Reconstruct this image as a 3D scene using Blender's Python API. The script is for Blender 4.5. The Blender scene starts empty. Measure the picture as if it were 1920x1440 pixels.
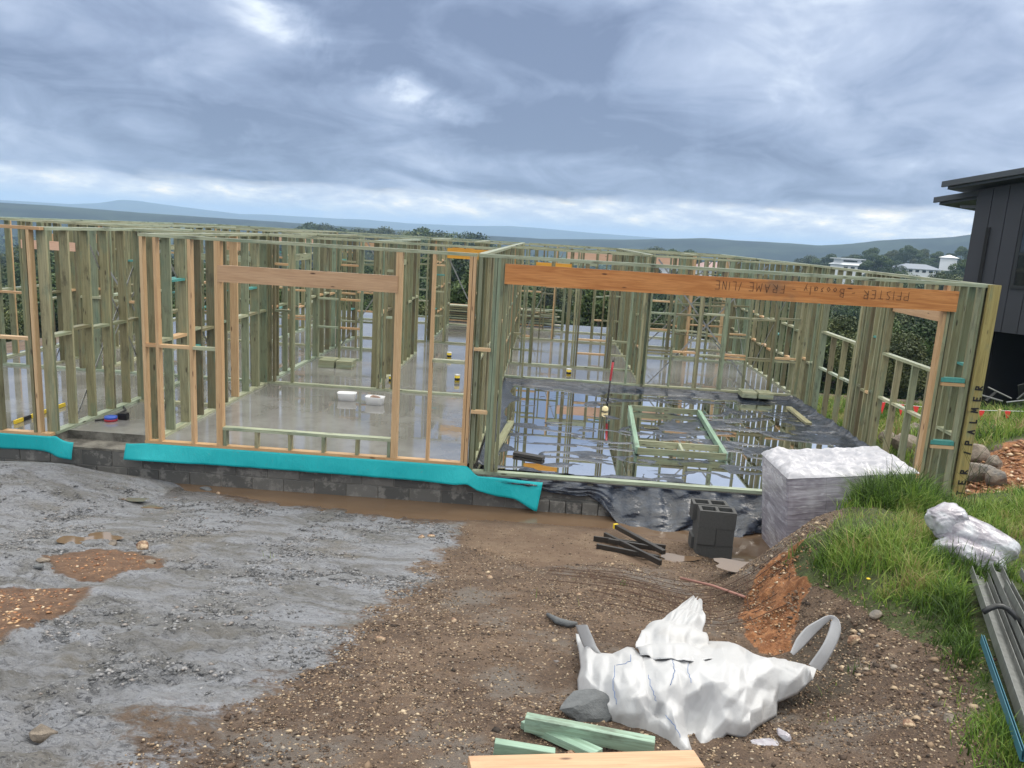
import bpy, bmesh, math, random
import numpy as np
from mathutils import Matrix, Vector
random.seed(7); rng = np.random.default_rng(7)
S = bpy.context.scene; COL = S.collection
R = math.radians

# ------------------------------------------------------------------ camera
YAW, PITCH, ROLL, FPX = 3.88854606e-02, 1.93547856e-01, 5.94686844e-02, 1443.72
CAM = np.array([0.8523, -9.1185, 2.8607])
_cy, _sy = math.cos(YAW), math.sin(YAW)
FW = np.array([-_sy*math.cos(PITCH), _cy*math.cos(PITCH), -math.sin(PITCH)])
_rt = np.array([_cy, _sy, 0.0]); _up = np.cross(_rt, FW)
RT = math.cos(ROLL)*_rt + math.sin(ROLL)*_up
UP = -math.sin(ROLL)*_rt + math.cos(ROLL)*_up
cd = bpy.data.cameras.new('camera'); cam = bpy.data.objects.new('camera', cd); COL.objects.link(cam)
cd.sensor_fit = 'HORIZONTAL'; cd.sensor_width = 36.0; cd.lens = FPX/1920*36
cd.clip_start = 0.05; cd.clip_end = 60000
m = Matrix.Identity(4)
for i in range(3):
    m[i][0] = RT[i]; m[i][1] = UP[i]; m[i][2] = -FW[i]; m[i][3] = CAM[i]
cam.matrix_world = m
S.camera = cam
S.view_settings.view_transform = 'Standard'; S.view_settings.look = 'None'
S.view_settings.exposure = 0.36; S.view_settings.gamma = 1.0; S.view_settings.use_curve_mapping = False
try:
    S.cycles.max_bounces = 7; S.cycles.diffuse_bounces = 3; S.cycles.glossy_bounces = 4
    S.cycles.transparent_max_bounces = 12; S.cycles.volume_bounces = 1
    S.cycles.transmission_bounces = 4
except Exception: pass

# ------------------------------------------------------------------ node helpers
class NX:
    """small expression builder for shader nodes"""
    def __init__(s, nt): s.nt = nt
    def n(s, t, **k):
        nd = s.nt.nodes.new(t)
        for a, b in k.items(): setattr(nd, a, b)
        return nd
    def put(s, sock, v):
        if v is None: return
        if hasattr(v, 'is_output'): s.nt.links.new(v, sock)
        elif isinstance(v, (tuple, list)) and len(v) == 3 and sock.type == 'RGBA': sock.default_value = (*v, 1)
        else: sock.default_value = v
    def m(s, op, a, b=None, c=None, clamp=False):
        nd = s.n('ShaderNodeMath', operation=op, use_clamp=clamp)
        for i, v in enumerate((a, b, c)): s.put(nd.inputs[i], v)
        return nd.outputs[0]
    def add(s, a, b): return s.m('ADD', a, b)
    def sub(s, a, b): return s.m('SUBTRACT', a, b)
    def mul(s, a, b): return s.m('MULTIPLY', a, b)
    def sstep(s, v, a, b, lo=0.0, hi=1.0):
        nd = s.n('ShaderNodeMapRange', interpolation_type='SMOOTHSTEP')
        s.put(nd.inputs[0], v); nd.inputs[1].default_value = a; nd.inputs[2].default_value = b
        nd.inputs[3].default_value = lo; nd.inputs[4].default_value = hi
        return nd.outputs[0]
    def lin(s, v, a, b, lo=0.0, hi=1.0):
        nd = s.n('ShaderNodeMapRange'); s.put(nd.inputs[0], v)
        for i, x in enumerate((a, b, lo, hi)): nd.inputs[i+1].default_value = x
        return nd.outputs[0]
    def mix(s, f, a, b, mode='MIX'):
        nd = s.n('ShaderNodeMix', data_type='RGBA', blend_type=mode)
        s.put(nd.inputs[0], f); s.put(nd.inputs[6], a); s.put(nd.inputs[7], b)
        return nd.outputs[2]
    def noise(s, vec, scale, detail=4, rough=.55, dist=0.0, dims='3D'):
        nd = s.n('ShaderNodeTexNoise', noise_dimensions=dims)
        s.put(nd.inputs['Vector'], vec); nd.inputs['Scale'].default_value = scale
        nd.inputs['Detail'].default_value = detail; nd.inputs['Roughness'].default_value = rough
        nd.inputs['Distortion'].default_value = dist
        return nd.outputs[0]
    def vor(s, vec, scale, feat='F1', out=0, rnd=1.0):
        nd = s.n('ShaderNodeTexVoronoi', feature=feat)
        s.put(nd.inputs['Vector'], vec); nd.inputs['Scale'].default_value = scale
        nd.inputs['Randomness'].default_value = rnd
        return nd.outputs[out]
    def obj(s): return s.n('ShaderNodeTexCoord').outputs['Object']
    def pos(s): return s.n('ShaderNodeNewGeometry').outputs['Position']
    def scale(s, vec, sc):
        nd = s.n('ShaderNodeMapping'); s.put(nd.inputs[0], vec); nd.inputs['Scale'].default_value = sc
        return nd.outputs[0]
    def vadd(s, a, b):
        nd = s.n('ShaderNodeVectorMath', operation='ADD'); s.put(nd.inputs[0], a); s.put(nd.inputs[1], b)
        return nd.outputs[0]
    def rnd(s): return s.n('ShaderNodeObjectInfo').outputs['Random']
    def ramp(s, v, stops):
        nd = s.n('ShaderNodeValToRGB'); s.put(nd.inputs[0], v); e = nd.color_ramp.elements
        while len(e) > 1: e.remove(e[-1])
        e[0].position = stops[0][0]; e[0].color = (*stops[0][1], 1)
        for p, c in stops[1:]:
            q = e.new(p); q.color = (*c, 1)
        return nd.outputs[0]
    def attr(s, name):
        nd = s.n('ShaderNodeAttribute', attribute_name=name); return nd.outputs['Fac']
    def bump(s, h, strength=.5, dist=.02, normal=None):
        nd = s.n('ShaderNodeBump'); nd.inputs['Strength'].default_value = strength
        nd.inputs['Distance'].default_value = dist; s.put(nd.inputs['Height'], h)
        if normal is not None: s.put(nd.inputs['Normal'], normal)
        return nd.outputs[0]

def material(name, fn=None, color=(.5, .5, .5), rough=.6, spec=.5, metal=0.0, normal=None):
    mt = bpy.data.materials.new(name); mt.use_nodes = True
    nt = mt.node_tree; b = nt.nodes['Principled BSDF']; x = NX(nt)
    d = dict(color=color, rough=rough, spec=spec, metal=metal, normal=None)
    if fn: d.update(fn(x) or {})
    x.put(b.inputs['Base Color'], d['color']); x.put(b.inputs['Roughness'], d['rough'])
    x.put(b.inputs['Metallic'], d['metal']); b.inputs['Specular IOR Level'].default_value = d['spec']
    if d['normal'] is not None: x.put(b.inputs['Normal'], d['normal'])
    for k in ('Transmission Weight', 'Alpha', 'Coat Weight', 'Coat Roughness', 'IOR', 'Subsurface Weight'):
        if k in d: x.put(b.inputs[k], d[k])
    return mt

# ------------------------------------------------------------------ world: overcast sky
W = bpy.data.worlds.new('World'); S.world = W; W.use_nodes = True
nt = W.node_tree; nt.nodes.clear(); x = NX(nt)
out = x.n('ShaderNodeOutputWorld'); bg = x.n('ShaderNodeBackground')
SUN_EL, SUN_ROT = R(52), R(60)
sky = x.n('ShaderNodeTexSky', sky_type='NISHITA', sun_disc=False)
sky.sun_elevation = SUN_EL; sky.sun_rotation = SUN_ROT
gen = x.n('ShaderNodeTexCoord').outputs['Generated']
sep = x.n('ShaderNodeSeparateXYZ'); x.put(sep.inputs[0], gen)
dx, dy, dz = sep.outputs
az = x.m('ARCTAN2', dx, dy); el = x.m('ARCSINE', dz)
den = x.m('MAXIMUM', x.add(dz, .26), .10)
cmb = x.n('ShaderNodeCombineXYZ'); x.put(cmb.inputs[0], x.m('DIVIDE', dx, den)); x.put(cmb.inputs[1], x.m('DIVIDE', dy, den)); cmb.inputs[2].default_value = 3.1
P = cmb.outputs[0]
n_big = x.noise(P, 1.05, 6, .5, .5); n_mid = x.noise(P, 3.0, 8, .56, .8); n_fine = x.noise(gen, 9, 8, .6, .6)
cg = x.n('ShaderNodeCombineXYZ'); x.put(cg.inputs[0], az); x.put(cg.inputs[1], x.mul(el, 3.2))
n_h = x.noise(cg.outputs[0], 9, 7, .6, .3); n_h2 = x.noise(cg.outputs[0], 22, 6, .62, .2)
n_w = x.noise(cg.outputs[0], 2.6, 8, .6, .6)
# brightness 0 dark cloud .. 1 bright cloud
br = x.add(x.mul(x.sub(n_big, .5), 1.6), x.mul(x.sub(n_mid, .5), 1.0))
br = x.add(br, x.mul(x.sub(n_fine, .5), .38))
br = x.add(br, x.sstep(el, .10, .30, .27, .40))
# left part paler, dark mass right of a diagonal edge
edge = x.add(x.sub(el, x.add(x.mul(az, -.36), .105)), x.mul(x.sub(n_w, .5), .10))
right_of = x.sstep(edge, -.008, .02)
nearaz = x.mul(x.sstep(az, -.60, -.36), x.sstep(az, .02, .24, 1, 0))
br = x.sub(br, x.mul(x.mul(right_of, nearaz), .16))
glow = x.mul(x.sstep(x.m('ABSOLUTE', x.add(edge, .012)), 0, .038, 1, 0), x.mul(x.sstep(az, -.48, -.36), x.sstep(az, -.13, -.06, 1, 0)))
br = x.add(br, x.mul(glow, x.mul(x.sstep(n_fine, .40, .68), .42)))
up_r = x.mul(x.sstep(az, .05, .26), x.sstep(el, .13, .30))
br = x.add(br, x.mul(up_r, .24))
br = x.add(br, x.mul(x.sstep(az, -.62, -.30, 1, 0), x.mul(x.sstep(el, .05, .16), .22)))
mid_d = x.mul(x.sstep(el, .035, .075), x.sstep(el, .10, .18, 1, 0))
br = x.sub(br, x.mul(x.mul(mid_d, x.sstep(az, -.55, -.1)), .12))
cloud = x.ramp(br, [(-.0, (.175, .228, .350)), (.25, (.270, .338, .485)), (.52, (.42, .495, .645)), (.78, (.72, .79, .89)), (1.0, (1.0, 1.02, 1.04))])
# pale break near the horizon
hb = x.add(el, x.mul(x.sub(n_h, .5), .034))
hor = x.mul(x.sstep(x.sub(hb, x.mul(az, .014)), .038, .054, 1, 0), x.sstep(el, -.02, -.005))
hc = x.ramp(x.add(x.mul(n_h, .6), x.mul(n_h2, .5)), [(.40, (.42, .50, .65)), (.52, (.62, .68, .78)), (.60, (.86, .88, .88)), (.69, (1.3, 1.16, .92))])
hc = x.mix(x.sstep(el, .006, .028, .75, 0), hc, (.46, .57, .73))
cl = x.mix(x.mul(hor, .9), cloud, hc)
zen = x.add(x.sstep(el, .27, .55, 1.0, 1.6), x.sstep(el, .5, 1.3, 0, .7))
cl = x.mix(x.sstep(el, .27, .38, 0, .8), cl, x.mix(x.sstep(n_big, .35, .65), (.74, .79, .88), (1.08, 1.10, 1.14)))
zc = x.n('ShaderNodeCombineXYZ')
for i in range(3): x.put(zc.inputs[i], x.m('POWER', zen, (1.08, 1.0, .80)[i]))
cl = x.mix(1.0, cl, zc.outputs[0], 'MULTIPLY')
skc = x.mix(1.0, sky.outputs[0], (.1, .1, .1), 'MULTIPLY')
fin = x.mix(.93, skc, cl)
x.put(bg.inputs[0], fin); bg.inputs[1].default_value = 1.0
nt.links.new(bg.outputs[0], out.inputs[0])
W.cycles.sampling_method = 'MANUAL'; W.cycles.sample_map_resolution = 512

sl = bpy.data.lights.new('sun', 'SUN'); sun = bpy.data.objects.new('sun', sl); COL.objects.link(sun)
sl.energy = 1.3; sl.angle = R(14); sl.color = (1, .93, .83)
sd = Vector((math.sin(SUN_ROT)*math.cos(SUN_EL), math.cos(SUN_ROT)*math.cos(SUN_EL), math.sin(SUN_EL)))
sun.rotation_euler = sd.to_track_quat('Z', 'Y').to_euler()

# ------------------------------------------------------------------ numeric helpers
_perm = rng.permutation(4096)
def _h(ix, iy, iz=0):
    return _perm[(_perm[(_perm[ix & 4095] + iy) & 4095] + iz) & 4095]/4095.0
def vn2(X, Y, seed=0):
    X = np.asarray(X, float); Y = np.asarray(Y, float)
    ix = np.floor(X).astype(np.int64); iy = np.floor(Y).astype(np.int64)
    fx = X-ix; fy = Y-iy; fx = fx*fx*(3-2*fx); fy = fy*fy*(3-2*fy)
    a = _h(ix, iy, seed); b = _h(ix+1, iy, seed); c = _h(ix, iy+1, seed); d = _h(ix+1, iy+1, seed)
    return (a*(1-fx)+b*fx)*(1-fy)+(c*(1-fx)+d*fx)*fy
def fbm(X, Y, sc=1, oct=4, seed=0, gain=.5):
    s = 0; a = 1; t = 0
    for o in range(oct):
        s = s + a*(vn2(np.asarray(X)*sc+17.3*o, np.asarray(Y)*sc-9.1*o, seed+o)-.5); t += a; a *= gain; sc *= 2.03
    return s/t*2
def ss(v, a, b):
    t = np.clip((np.asarray(v, float)-a)/(b-a), 0, 1); return t*t*(3-2*t)

def crumple(U, V, sc, seed, n=3, an=1.0):
    """creased paper-like relief from stacked cell cones, about -.5 .. .5"""
    U = np.asarray(U, float); V = np.asarray(V, float); o = np.zeros(U.shape); a = 1; t = 0
    for k in range(n):
        wx = U*sc+.35*fbm(U, V, sc*.6, 2, seed+k); wy = V*sc*an+.35*fbm(U+9, V, sc*.6, 2, seed+k+3)
        ix = np.floor(wx).astype(np.int64); iy = np.floor(wy).astype(np.int64); d1 = np.full(U.shape, 9.); 
        for i in (-1, 0, 1):
            for j in (-1, 0, 1):
                cx = ix+i+_h(ix+i, iy+j, seed+11*k); cy = iy+j+_h(ix+i, iy+j, seed+11*k+5); hh = .35*_h(ix+i, iy+j, seed+11*k+7)
                d1 = np.minimum(d1, np.hypot(wx-cx, wy-cy)+hh)
        o = o+a*(d1-.62); t += a; a *= .45; sc *= 2.1
    return o/t

def wrinkle(P0, keep, grow, attract=.02, iters=160, floor=None, pin=None, bend=.25, seed=1, kick=.006, grav=0.0):
    """relax a grid sheet whose rest size is larger than its drawn shape, so that it buckles into folds"""
    nu, nv = P0.shape[:2]; idx = np.arange(nu*nv).reshape(nu, nv); K = keep.ravel(); P = P0.reshape(-1, 3).copy(); O = P.copy(); r2 = np.random.default_rng(seed)
    E = []
    for (a, b, w) in ((idx[:-1], idx[1:], 1), (idx[:, :-1], idx[:, 1:], 1), (idx[:-1, :-1], idx[1:, 1:], .6), (idx[1:, :-1], idx[:-1, 1:], .6), (idx[:-2], idx[2:], bend), (idx[:, :-2], idx[:, 2:], bend), (idx[:-4], idx[4:], bend*.8), (idx[:, :-4], idx[:, 4:], bend*.8), (idx[:-4, :-4], idx[4:, 4:], bend*.4), (idx[4:, :-4], idx[:-4, 4:], bend*.4)):
        a = a.ravel(); b = b.ravel(); k = K[a] & K[b]; E.append(np.c_[a[k], b[k], np.full(k.sum(), w)])
    E = np.concatenate(E); A = E[:, 0].astype(int); B = E[:, 1].astype(int); Wt = E[:, 2]
    g_ = np.broadcast_to(np.asarray(grow, float), (nu, nv)).ravel(); L = np.linalg.norm(P[A]-P[B], axis=1)*(1+.5*(g_[A]+g_[B]))
    n = nu*nv; cnt = np.bincount(A, Wt, n)+np.bincount(B, Wt, n)+1e-6
    du = np.gradient(P0, axis=0); dv = np.gradient(P0, axis=1); N = np.cross(du, dv); N /= np.linalg.norm(N, axis=2)[..., None]+1e-9
    uu, vv = np.meshgrid(np.arange(nu), np.arange(nv), indexing='ij')
    P = P+(N*(kick*3*fbm(uu, vv, .11, 3, seed)+kick*r2.normal(size=(nu, nv)))[..., None]).reshape(-1, 3)
    at_ = np.full(n, attract) if pin is None else np.maximum(attract, pin.ravel()*.5)
    vel = np.zeros_like(P)
    for it in range(iters):
        Q = P+vel*.86; Q[:, 2] -= grav
        for _ in range(3):
            d = Q[B]-Q[A]; l = np.linalg.norm(d, axis=1)+1e-9; c = d*(Wt*(l-L)/l*.5)[:, None]
            for k in range(3): Q[:, k] += 1.5*(np.bincount(A, c[:, k], n)-np.bincount(B, c[:, k], n))/cnt
        Q += (O-Q)*at_[:, None]
        if floor is not None: Q[:, 2] = np.maximum(Q[:, 2], floor)
        vel = np.clip(Q-P, -.01, .01); P = Q
    P[~K] = O[~K]
    return P.reshape(nu, nv, 3)

def tps(pts, smooth=0.0):
    pts = np.array(pts, float); n = len(pts)
    def U(r2): return np.where(r2 > 1e-12, .5*r2*np.log(np.maximum(r2, 1e-12)), 0)
    d2 = ((pts[:, None, :2]-pts[None, :, :2])**2).sum(-1)
    K = U(d2)+smooth*np.eye(n); Pm = np.c_[np.ones(n), pts[:, :2]]
    A = np.block([[K, Pm], [Pm.T, np.zeros((3, 3))]])
    w = np.linalg.lstsq(A, np.r_[pts[:, 2], 0, 0, 0], rcond=None)[0]
    def f(X, Y):
        X = np.asarray(X, float); Y = np.asarray(Y, float); sh = X.shape; X = X.ravel(); Y = Y.ravel()
        o = w[n]+w[n+1]*X+w[n+2]*Y
        for i in range(n): o = o + w[i]*U((X-pts[i, 0])**2+(Y-pts[i, 1])**2)
        return o.reshape(sh)
    return f

# ------------------------------------------------------------------ object helpers
def link(o, parent=None):
    COL.objects.link(o)
    if parent is not None: o.parent = parent
    return o
def tag(o, label, cat, group=None):
    o['label'] = label; o['category'] = cat
    if group: o['group'] = group
    return o
def thing(name, label, cat, loc=(0, 0, 0), rz=0, group=None):
    o = bpy.data.objects.new(name, None); o.empty_display_size = .1; link(o)
    o.location = loc; o.rotation_euler = (0, 0, rz); return tag(o, label, cat, group)
def structure(o): o['kind'] = 'structure'; return o
def stuff(o): o['kind'] = 'stuff'; return o
def mesh_np(name, V, Fc, mats, smooth=False, attrs=None, midx=None):
    me = bpy.data.meshes.new(name); V = np.asarray(V, np.float32); Fc = np.asarray(Fc, np.int32)
    k = Fc.shape[1]; me.vertices.add(len(V)); me.vertices.foreach_set('co', V.ravel())
    me.loops.add(Fc.size); me.loops.foreach_set('vertex_index', Fc.ravel())
    me.polygons.add(len(Fc)); me.polygons.foreach_set('loop_start', np.arange(0, Fc.size, k, dtype=np.int32))
    if smooth: me.polygons.foreach_set('use_smooth', np.ones(len(Fc), bool))
    if midx is not None: me.polygons.foreach_set('material_index', np.asarray(midx, np.int32))
    if attrs:
        for a, v in attrs.items():
            at_ = me.attributes.new(a, 'FLOAT', 'POINT'); at_.data.foreach_set('value', np.asarray(v, np.float32))
    me.update(calc_edges=True); me.validate()
    for mt in (mats if isinstance(mats, (list, tuple)) else [mats]): me.materials.append(mt)
    return me
def obj_np(name, V, Fc, mats, parent=None, smooth=False, attrs=None, midx=None):
    o = bpy.data.objects.new(name, mesh_np(name, V, Fc, mats, smooth, attrs, midx)); return link(o, parent)
def grid_faces(nu, nv, off=0, close_u=False):
    i, j = np.meshgrid(np.arange(nu-(0 if close_u else 1)), np.arange(nv-1), indexing='ij')
    i2 = (i+1) % nu
    return np.stack([i*nv+j, i2*nv+j, i2*nv+j+1, i*nv+j+1], -1).reshape(-1, 4)+off
BOXF = np.array([[0, 3, 2, 1], [4, 5, 6, 7], [0, 1, 5, 4], [1, 2, 6, 5], [2, 3, 7, 6], [3, 0, 4, 7]])
def box_verts(x0, x1, y0, y1, z0, z1):
    return np.array([[x0, y0, z0], [x1, y0, z0], [x1, y1, z0], [x0, y1, z0], [x0, y0, z1], [x1, y0, z1], [x1, y1, z1], [x0, y1, z1]], float)
_bc = {}
def box_mesh(w, t, L, mat, bev=0.0):
    """box, long axis local Z, from z=0 to L, centred in x,y"""
    key = (round(w, 3), round(t, 3), round(L, 2), mat.name, bev)
    if key in _bc: return _bc[key]
    bm = bmesh.new(); bmesh.ops.create_cube(bm, size=1)
    for v in bm.verts: v.co = Vector((v.co.x*w, v.co.y*t, (v.co.z+.5)*L))
    if bev: bmesh.ops.bevel(bm, geom=bm.edges[:], offset=bev, segments=1, affect='EDGES')
    me = bpy.data.meshes.new('board'); bm.to_mesh(me); bm.free(); me.materials.append(mat); _bc[key] = me
    return me
def timber(name, p0, p1, w, t, mat, parent=None, side=(1, 0, 0), bev=0.0, roll=0.0):
    """board from p0 to p1; w along side direction, t across"""
    p0 = Vector(p0); p1 = Vector(p1); z = (p1-p0); L = z.length; z.normalize()
    xx = Vector(side); xx = (xx-z*xx.dot(z)).normalized(); yy = z.cross(xx)
    me = box_mesh(w, t, L, mat, bev); o = bpy.data.objects.new(name, me); link(o)
    mm = Matrix(((xx.x, yy.x, z.x, p0.x), (xx.y, yy.y, z.y, p0.y), (xx.z, yy.z, z.z, p0.z), (0, 0, 0, 1)))
    if roll: mm = mm @ Matrix.Rotation(roll, 4, 'Z')
    sL = L/round(L, 2) if round(L, 2) > 0 else 1
    if parent is not None:
        o.parent = parent; mm = parent.matrix_basis.inverted() @ mm
    o.matrix_basis = mm @ Matrix.Diagonal((1, 1, sL, 1))
    return o
def boxo(name, x0, x1, y0, y1, z0, z1, mat, parent=None, bev=0.0):
    bm = bmesh.new(); bmesh.ops.create_cube(bm, size=1)
    for v in bm.verts: v.co = Vector((x0+(v.co.x+.5)*(x1-x0), y0+(v.co.y+.5)*(y1-y0), z0+(v.co.z+.5)*(z1-z0)))
    if bev: bmesh.ops.bevel(bm, geom=bm.edges[:], offset=bev, segments=2, affect='EDGES')
    me = bpy.data.meshes.new(name); bm.to_mesh(me); bm.free(); me.materials.append(mat)
    return link(bpy.data.objects.new(name, me), parent)
def tube(name, pts, r, mat, parent=None, sides=6, cyclic=False):
    pts = [np.array(p, float) for p in pts]; V = []; n = len(pts)
    rr = r if hasattr(r, '__len__') else [r]*n
    for i, p in enumerate(pts):
        a = pts[max(i-1, 0)]; b = pts[min(i+1, n-1)]
        if cyclic: a = pts[(i-1) % n]; b = pts[(i+1) % n]
        d = b-a; d /= (np.linalg.norm(d)+1e-9)
        u = np.cross(d, [0, 0, 1.0]);
        if np.linalg.norm(u) < .05: u = np.cross(d, [1.0, 0, 0])
        u /= np.linalg.norm(u); v = np.cross(u, d)
        for k in range(sides):
            t = 2*math.pi*k/sides; V.append(p+rr[i]*(math.cos(t)*u+math.sin(t)*v))
    Fc = []
    for i in range(n if cyclic else n-1):
        for k in range(sides):
            a = i*sides+k; b = i*sides+(k+1) % sides; j = ((i+1) % n)*sides
            Fc.append([a, b, j+(k+1) % sides, j+k])
    me = bpy.data.meshes.new(name)
    if not cyclic: Fc += [list(range(sides))[::-1], [(n-1)*sides+k for k in range(sides)]]
    me.from_pydata([tuple(v) for v in V], [], Fc); me.materials.append(mat)
    for pl in me.polygons: pl.use_smooth = sides > 4
    return link(bpy.data.objects.new(name, me), parent)
def rock_mesh(sx, sy, sz, seed, mat, sub=3, rough=.28, flat=0.0):
    bm = bmesh.new(); bmesh.ops.create_icosphere(bm, subdivisions=sub, radius=1)
    r2 = np.random.default_rng(seed)
    planes = r2.normal(size=(9, 3)); planes /= np.linalg.norm(planes, axis=1)[:, None]; off = r2.uniform(.55, .9, 9)
    for v in bm.verts:
        p = np.array(v.co)
        for q, o in zip(planes, off):
            d = p@q-o
            if d > 0: p = p-q*d*.92
        n_ = 1+rough*.35*float(fbm(p[0]*2+seed, p[1]*2+p[2]*1.7, 1.5, 3, seed % 50))
        p = p*n_
        v.co = (p[0]*sx, p[1]*sy, p[2]*sz)
    me = bpy.data.meshes.new('rock'); bm.to_mesh(me); bm.free(); me.materials.append(mat)
    return me

# ------------------------------------------------------------------ terrain
ctrl = []
def base_z(y): return np.interp(y, [-14, -9, -7, -5, -3, -1.6, -1.0, -.45, .3], [2.1, 1.16, .76, .34, -.08, -.38, -.455, -.50, -.62])
for X_ in (-11, -8, -5.5, -3.5, -1.5, .3, 1.8):
    for Y_ in (-13, -9, -7, -5.4, -4, -2.8, -1.9, -1.2, -.5, .4):
        if X_ < -4.5 and Y_ > -2: continue
        ctrl.append((X_, Y_, base_z(Y_)))
ctrl += [(-5.0, -.05, -.34), (-4.5, -.55, -.27), (-5.6, -.9, -.20), (-3.9, -.35, -.38), (-3.35, -.5, -.47), (-4.2, -1.5, -.37), (-5.5, -1.9, -.30), (-7.5, -.3, -.30), (-7.5, -1.8, -.25), (-10, -1, -.2), (-4.9, .3, -.6), (-8, .4, -.6),
         (2.6, -1.3, -.44), (3.0, -.8, -.51), (3.3, -1.5, -.47), (4.9, -.2, -.52), (3.5, -.4, -.52), (4.2, -.8, -.51), (2.5, -.2, -.56),
         (2.65, -2.3, -.24), (2.6, -3.2, -.06), (2.6, -4.2, .18), (2.45, -5.2, .40), (2.3, -6.4, .66),
         (3.25, -1.95, .02), (3.45, -2.3, .48), (3.15, -2.9, .50), (3.12, -3.7, .57), (3.15, -4.9, .62), (2.95, -6, .84), (3.2, -7.5, 1.1),
         (4.0, -1.75, .37), (4.5, -1.65, .38), (4.4, -3, .55), (5.1, -1.45, .32), (5.5, -.7, .2), (5.9, -.35, .06), (5.2, -.55, -.25), (6.6, -.7, .25), (4.6, -5, .78), (5.2, -7, 1.15), (6.5, -3.5, .6), (8, -1.5, .45), (8, -6, 1.1), (12, -3, .7), (12, -9, 1.6), (5, -11, 1.8),
         (6.4, .7, -.12), (6.4, 2, -.32), (6.7, 3.4, -.42), (7.2, 1.6, -.05), (7.9, 2.5, .12), (8.0, .6, .28), (9.0, 3.6, .18), (10.5, 5.2, .12), (8.2, 5.0, -.25), (7, 7, -.6), (10, 9, -.75), (13, 5, .1), (13, 10, -1.0), (17, 9, -1.0), (8, 12, -1.3), (7, 15, -1.6), (14, 16, -1.9),
         (3, 3, -.9), (-3, 3, -.9), (0, 8, -.9), (-8, 8, -.9), (4, 12, -.9), (-4, 13, -1.0)]
_near = tps(ctrl, .002)
def far_z(X, Y):
    X = np.asarray(X, float); Y = np.asarray(Y, float)
    d = np.maximum(Y-15, 0)
    z = -1.2 - 11*(1-np.exp(-d/26.0)) - 13*ss(d, 40, 300) - 10*ss(d, 300, 1500)
    dl = np.maximum(-X-14, 0); z = z - 10*(1-np.exp(-dl/60.0))*ss(Y, -60, 10) - 20*ss(dl, 60, 500)*ss(Y, -200, 50)*ss(-d, -300, -40)
    back = ss(-Y, -2, 25); z = z*(1-back) + back*(2.0+.03*np.minimum(-Y, 300))
    rid = ss(X/np.maximum(Y+60, 1), .22, .42)*ss(Y, 12, 60)*(1-ss(Y, 420, 900))
    z = z*(1-rid)+rid*(-13+7.0*ss(Y, 90, 290))
    side = ss(X, 14, 60)*ss(-Y, -12, 5); z = z*(1-side)+side*1.5
    z = z + ss(np.hypot(X, Y), 60, 300)*2.2*fbm(X, Y, .012, 4, 31)
    return z
def in_slab(X, Y): return (X > -9.3) & (X < 5.93) & (Y > .06) & (Y < 16.1)
def terr(X, Y, detail=True):
    X = np.asarray(X, float); Y = np.asarray(Y, float)
    w = ss(np.maximum.reduce([X-12, -X-11, Y-12, -Y-12, np.zeros_like(X)]), 0, 7)
    z = far_z(X, Y)
    nm = w < 1
    if np.any(nm):
        zn = _near(X[nm] if X.ndim else X, Y[nm] if Y.ndim else Y)
        if X.ndim: z = z.copy(); z[nm] = zn*(1-w[nm])+z[nm]*w[nm]
        else: z = zn*(1-w)+z*w
    if detail:
        a = (1-w)
        gentle = ss(-Y, .3, 1.3)
        z = z + a*gentle*(.035*fbm(X, Y, .9, 3, 3) + .014*fbm(X, Y, 4.0, 3, 8))
        bank = ss(X, 2.5, 3.2)
        z = z + a*gentle*bank*(.05*fbm(X, Y, 2.3, 4, 12)+.02*fbm(X, Y, 9, 3, 14))
    z = np.where(in_slab(X, Y), np.minimum(z, -.72), z)
    return z
def hit(px, py):
    d = FW+(px-960)/FPX*RT-(py-720)/FPX*UP
    t = 1.5+np.arange(0, 3000)*.02
    if d[2] > -0.04: t = np.arange(2, 400, .1)
    Q = CAM[None]+t[:, None]*d[None]
    zz = terr(Q[:, 0], Q[:, 1], False)
    i = np.argmax(Q[:, 2] < zz)
    return Q[i, 0], Q[i, 1], zz[i]
def at_d(px, py, dist_): d = FW+(px-960)/FPX*RT-(py-720)/FPX*UP; return CAM+d*dist_
def onz(px, py, z):
    d = FW+(px-960)/FPX*RT-(py-720)/FPX*UP; t = (z-CAM[2])/d[2]; q = CAM+t*d; return q[0], q[1]
def poly_sd(X, Y, poly):
    """signed distance, positive inside"""
    poly = np.array(poly, float); X = np.asarray(X); Y = np.asarray(Y); ins = np.zeros(X.shape, bool); dm = np.full(X.shape, 1e9)
    for i in range(len(poly)):
        x0, y0 = poly[i]; x1, y1 = poly[(i+1) % len(poly)]
        c = ((y0 > Y) != (y1 > Y)) & (X < (x1-x0)*(Y-y0)/((y1-y0)+1e-12)+x0); ins ^= c
        t = np.clip(((X-x0)*(x1-x0)+(Y-y0)*(y1-y0))/((x1-x0)**2+(y1-y0)**2+1e-12), 0, 1)
        dm = np.minimum(dm, np.hypot(X-x0-t*(x1-x0), Y-y0-t*(y1-y0)))
    return np.where(ins, dm, -dm)
def H2(lst): return [hit(*a)[:2] for a in lst]
CLAY = H2([(860, 985), (835, 1080), (760, 1140), (640, 1235), (500, 1290), (400, 1340), (325, 1439)]) + [(-1.2, -8.5), (-9, -9), (-14, -4), (-14, .3), (-3.5, .2), (-2.9, -.42), (-1.6, -.5)]
def CF(X, Y): return poly_sd(X, Y, CLAY)+.42*fbm(X, Y, .9, 3, 77)*ss(-Y, .6, 2)+.16*fbm(X, Y, 4.5, 3, 78)
RED1 = H2([(0, 1105), (160, 1110), (130, 1145), (60, 1170), (0, 1200)]) + [(-5, -4.2), (-5, -3.3)]
RED2 = H2([(90, 1050), (200, 1035), (300, 1050), (290, 1065), (190, 1090), (110, 1075)])
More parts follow.
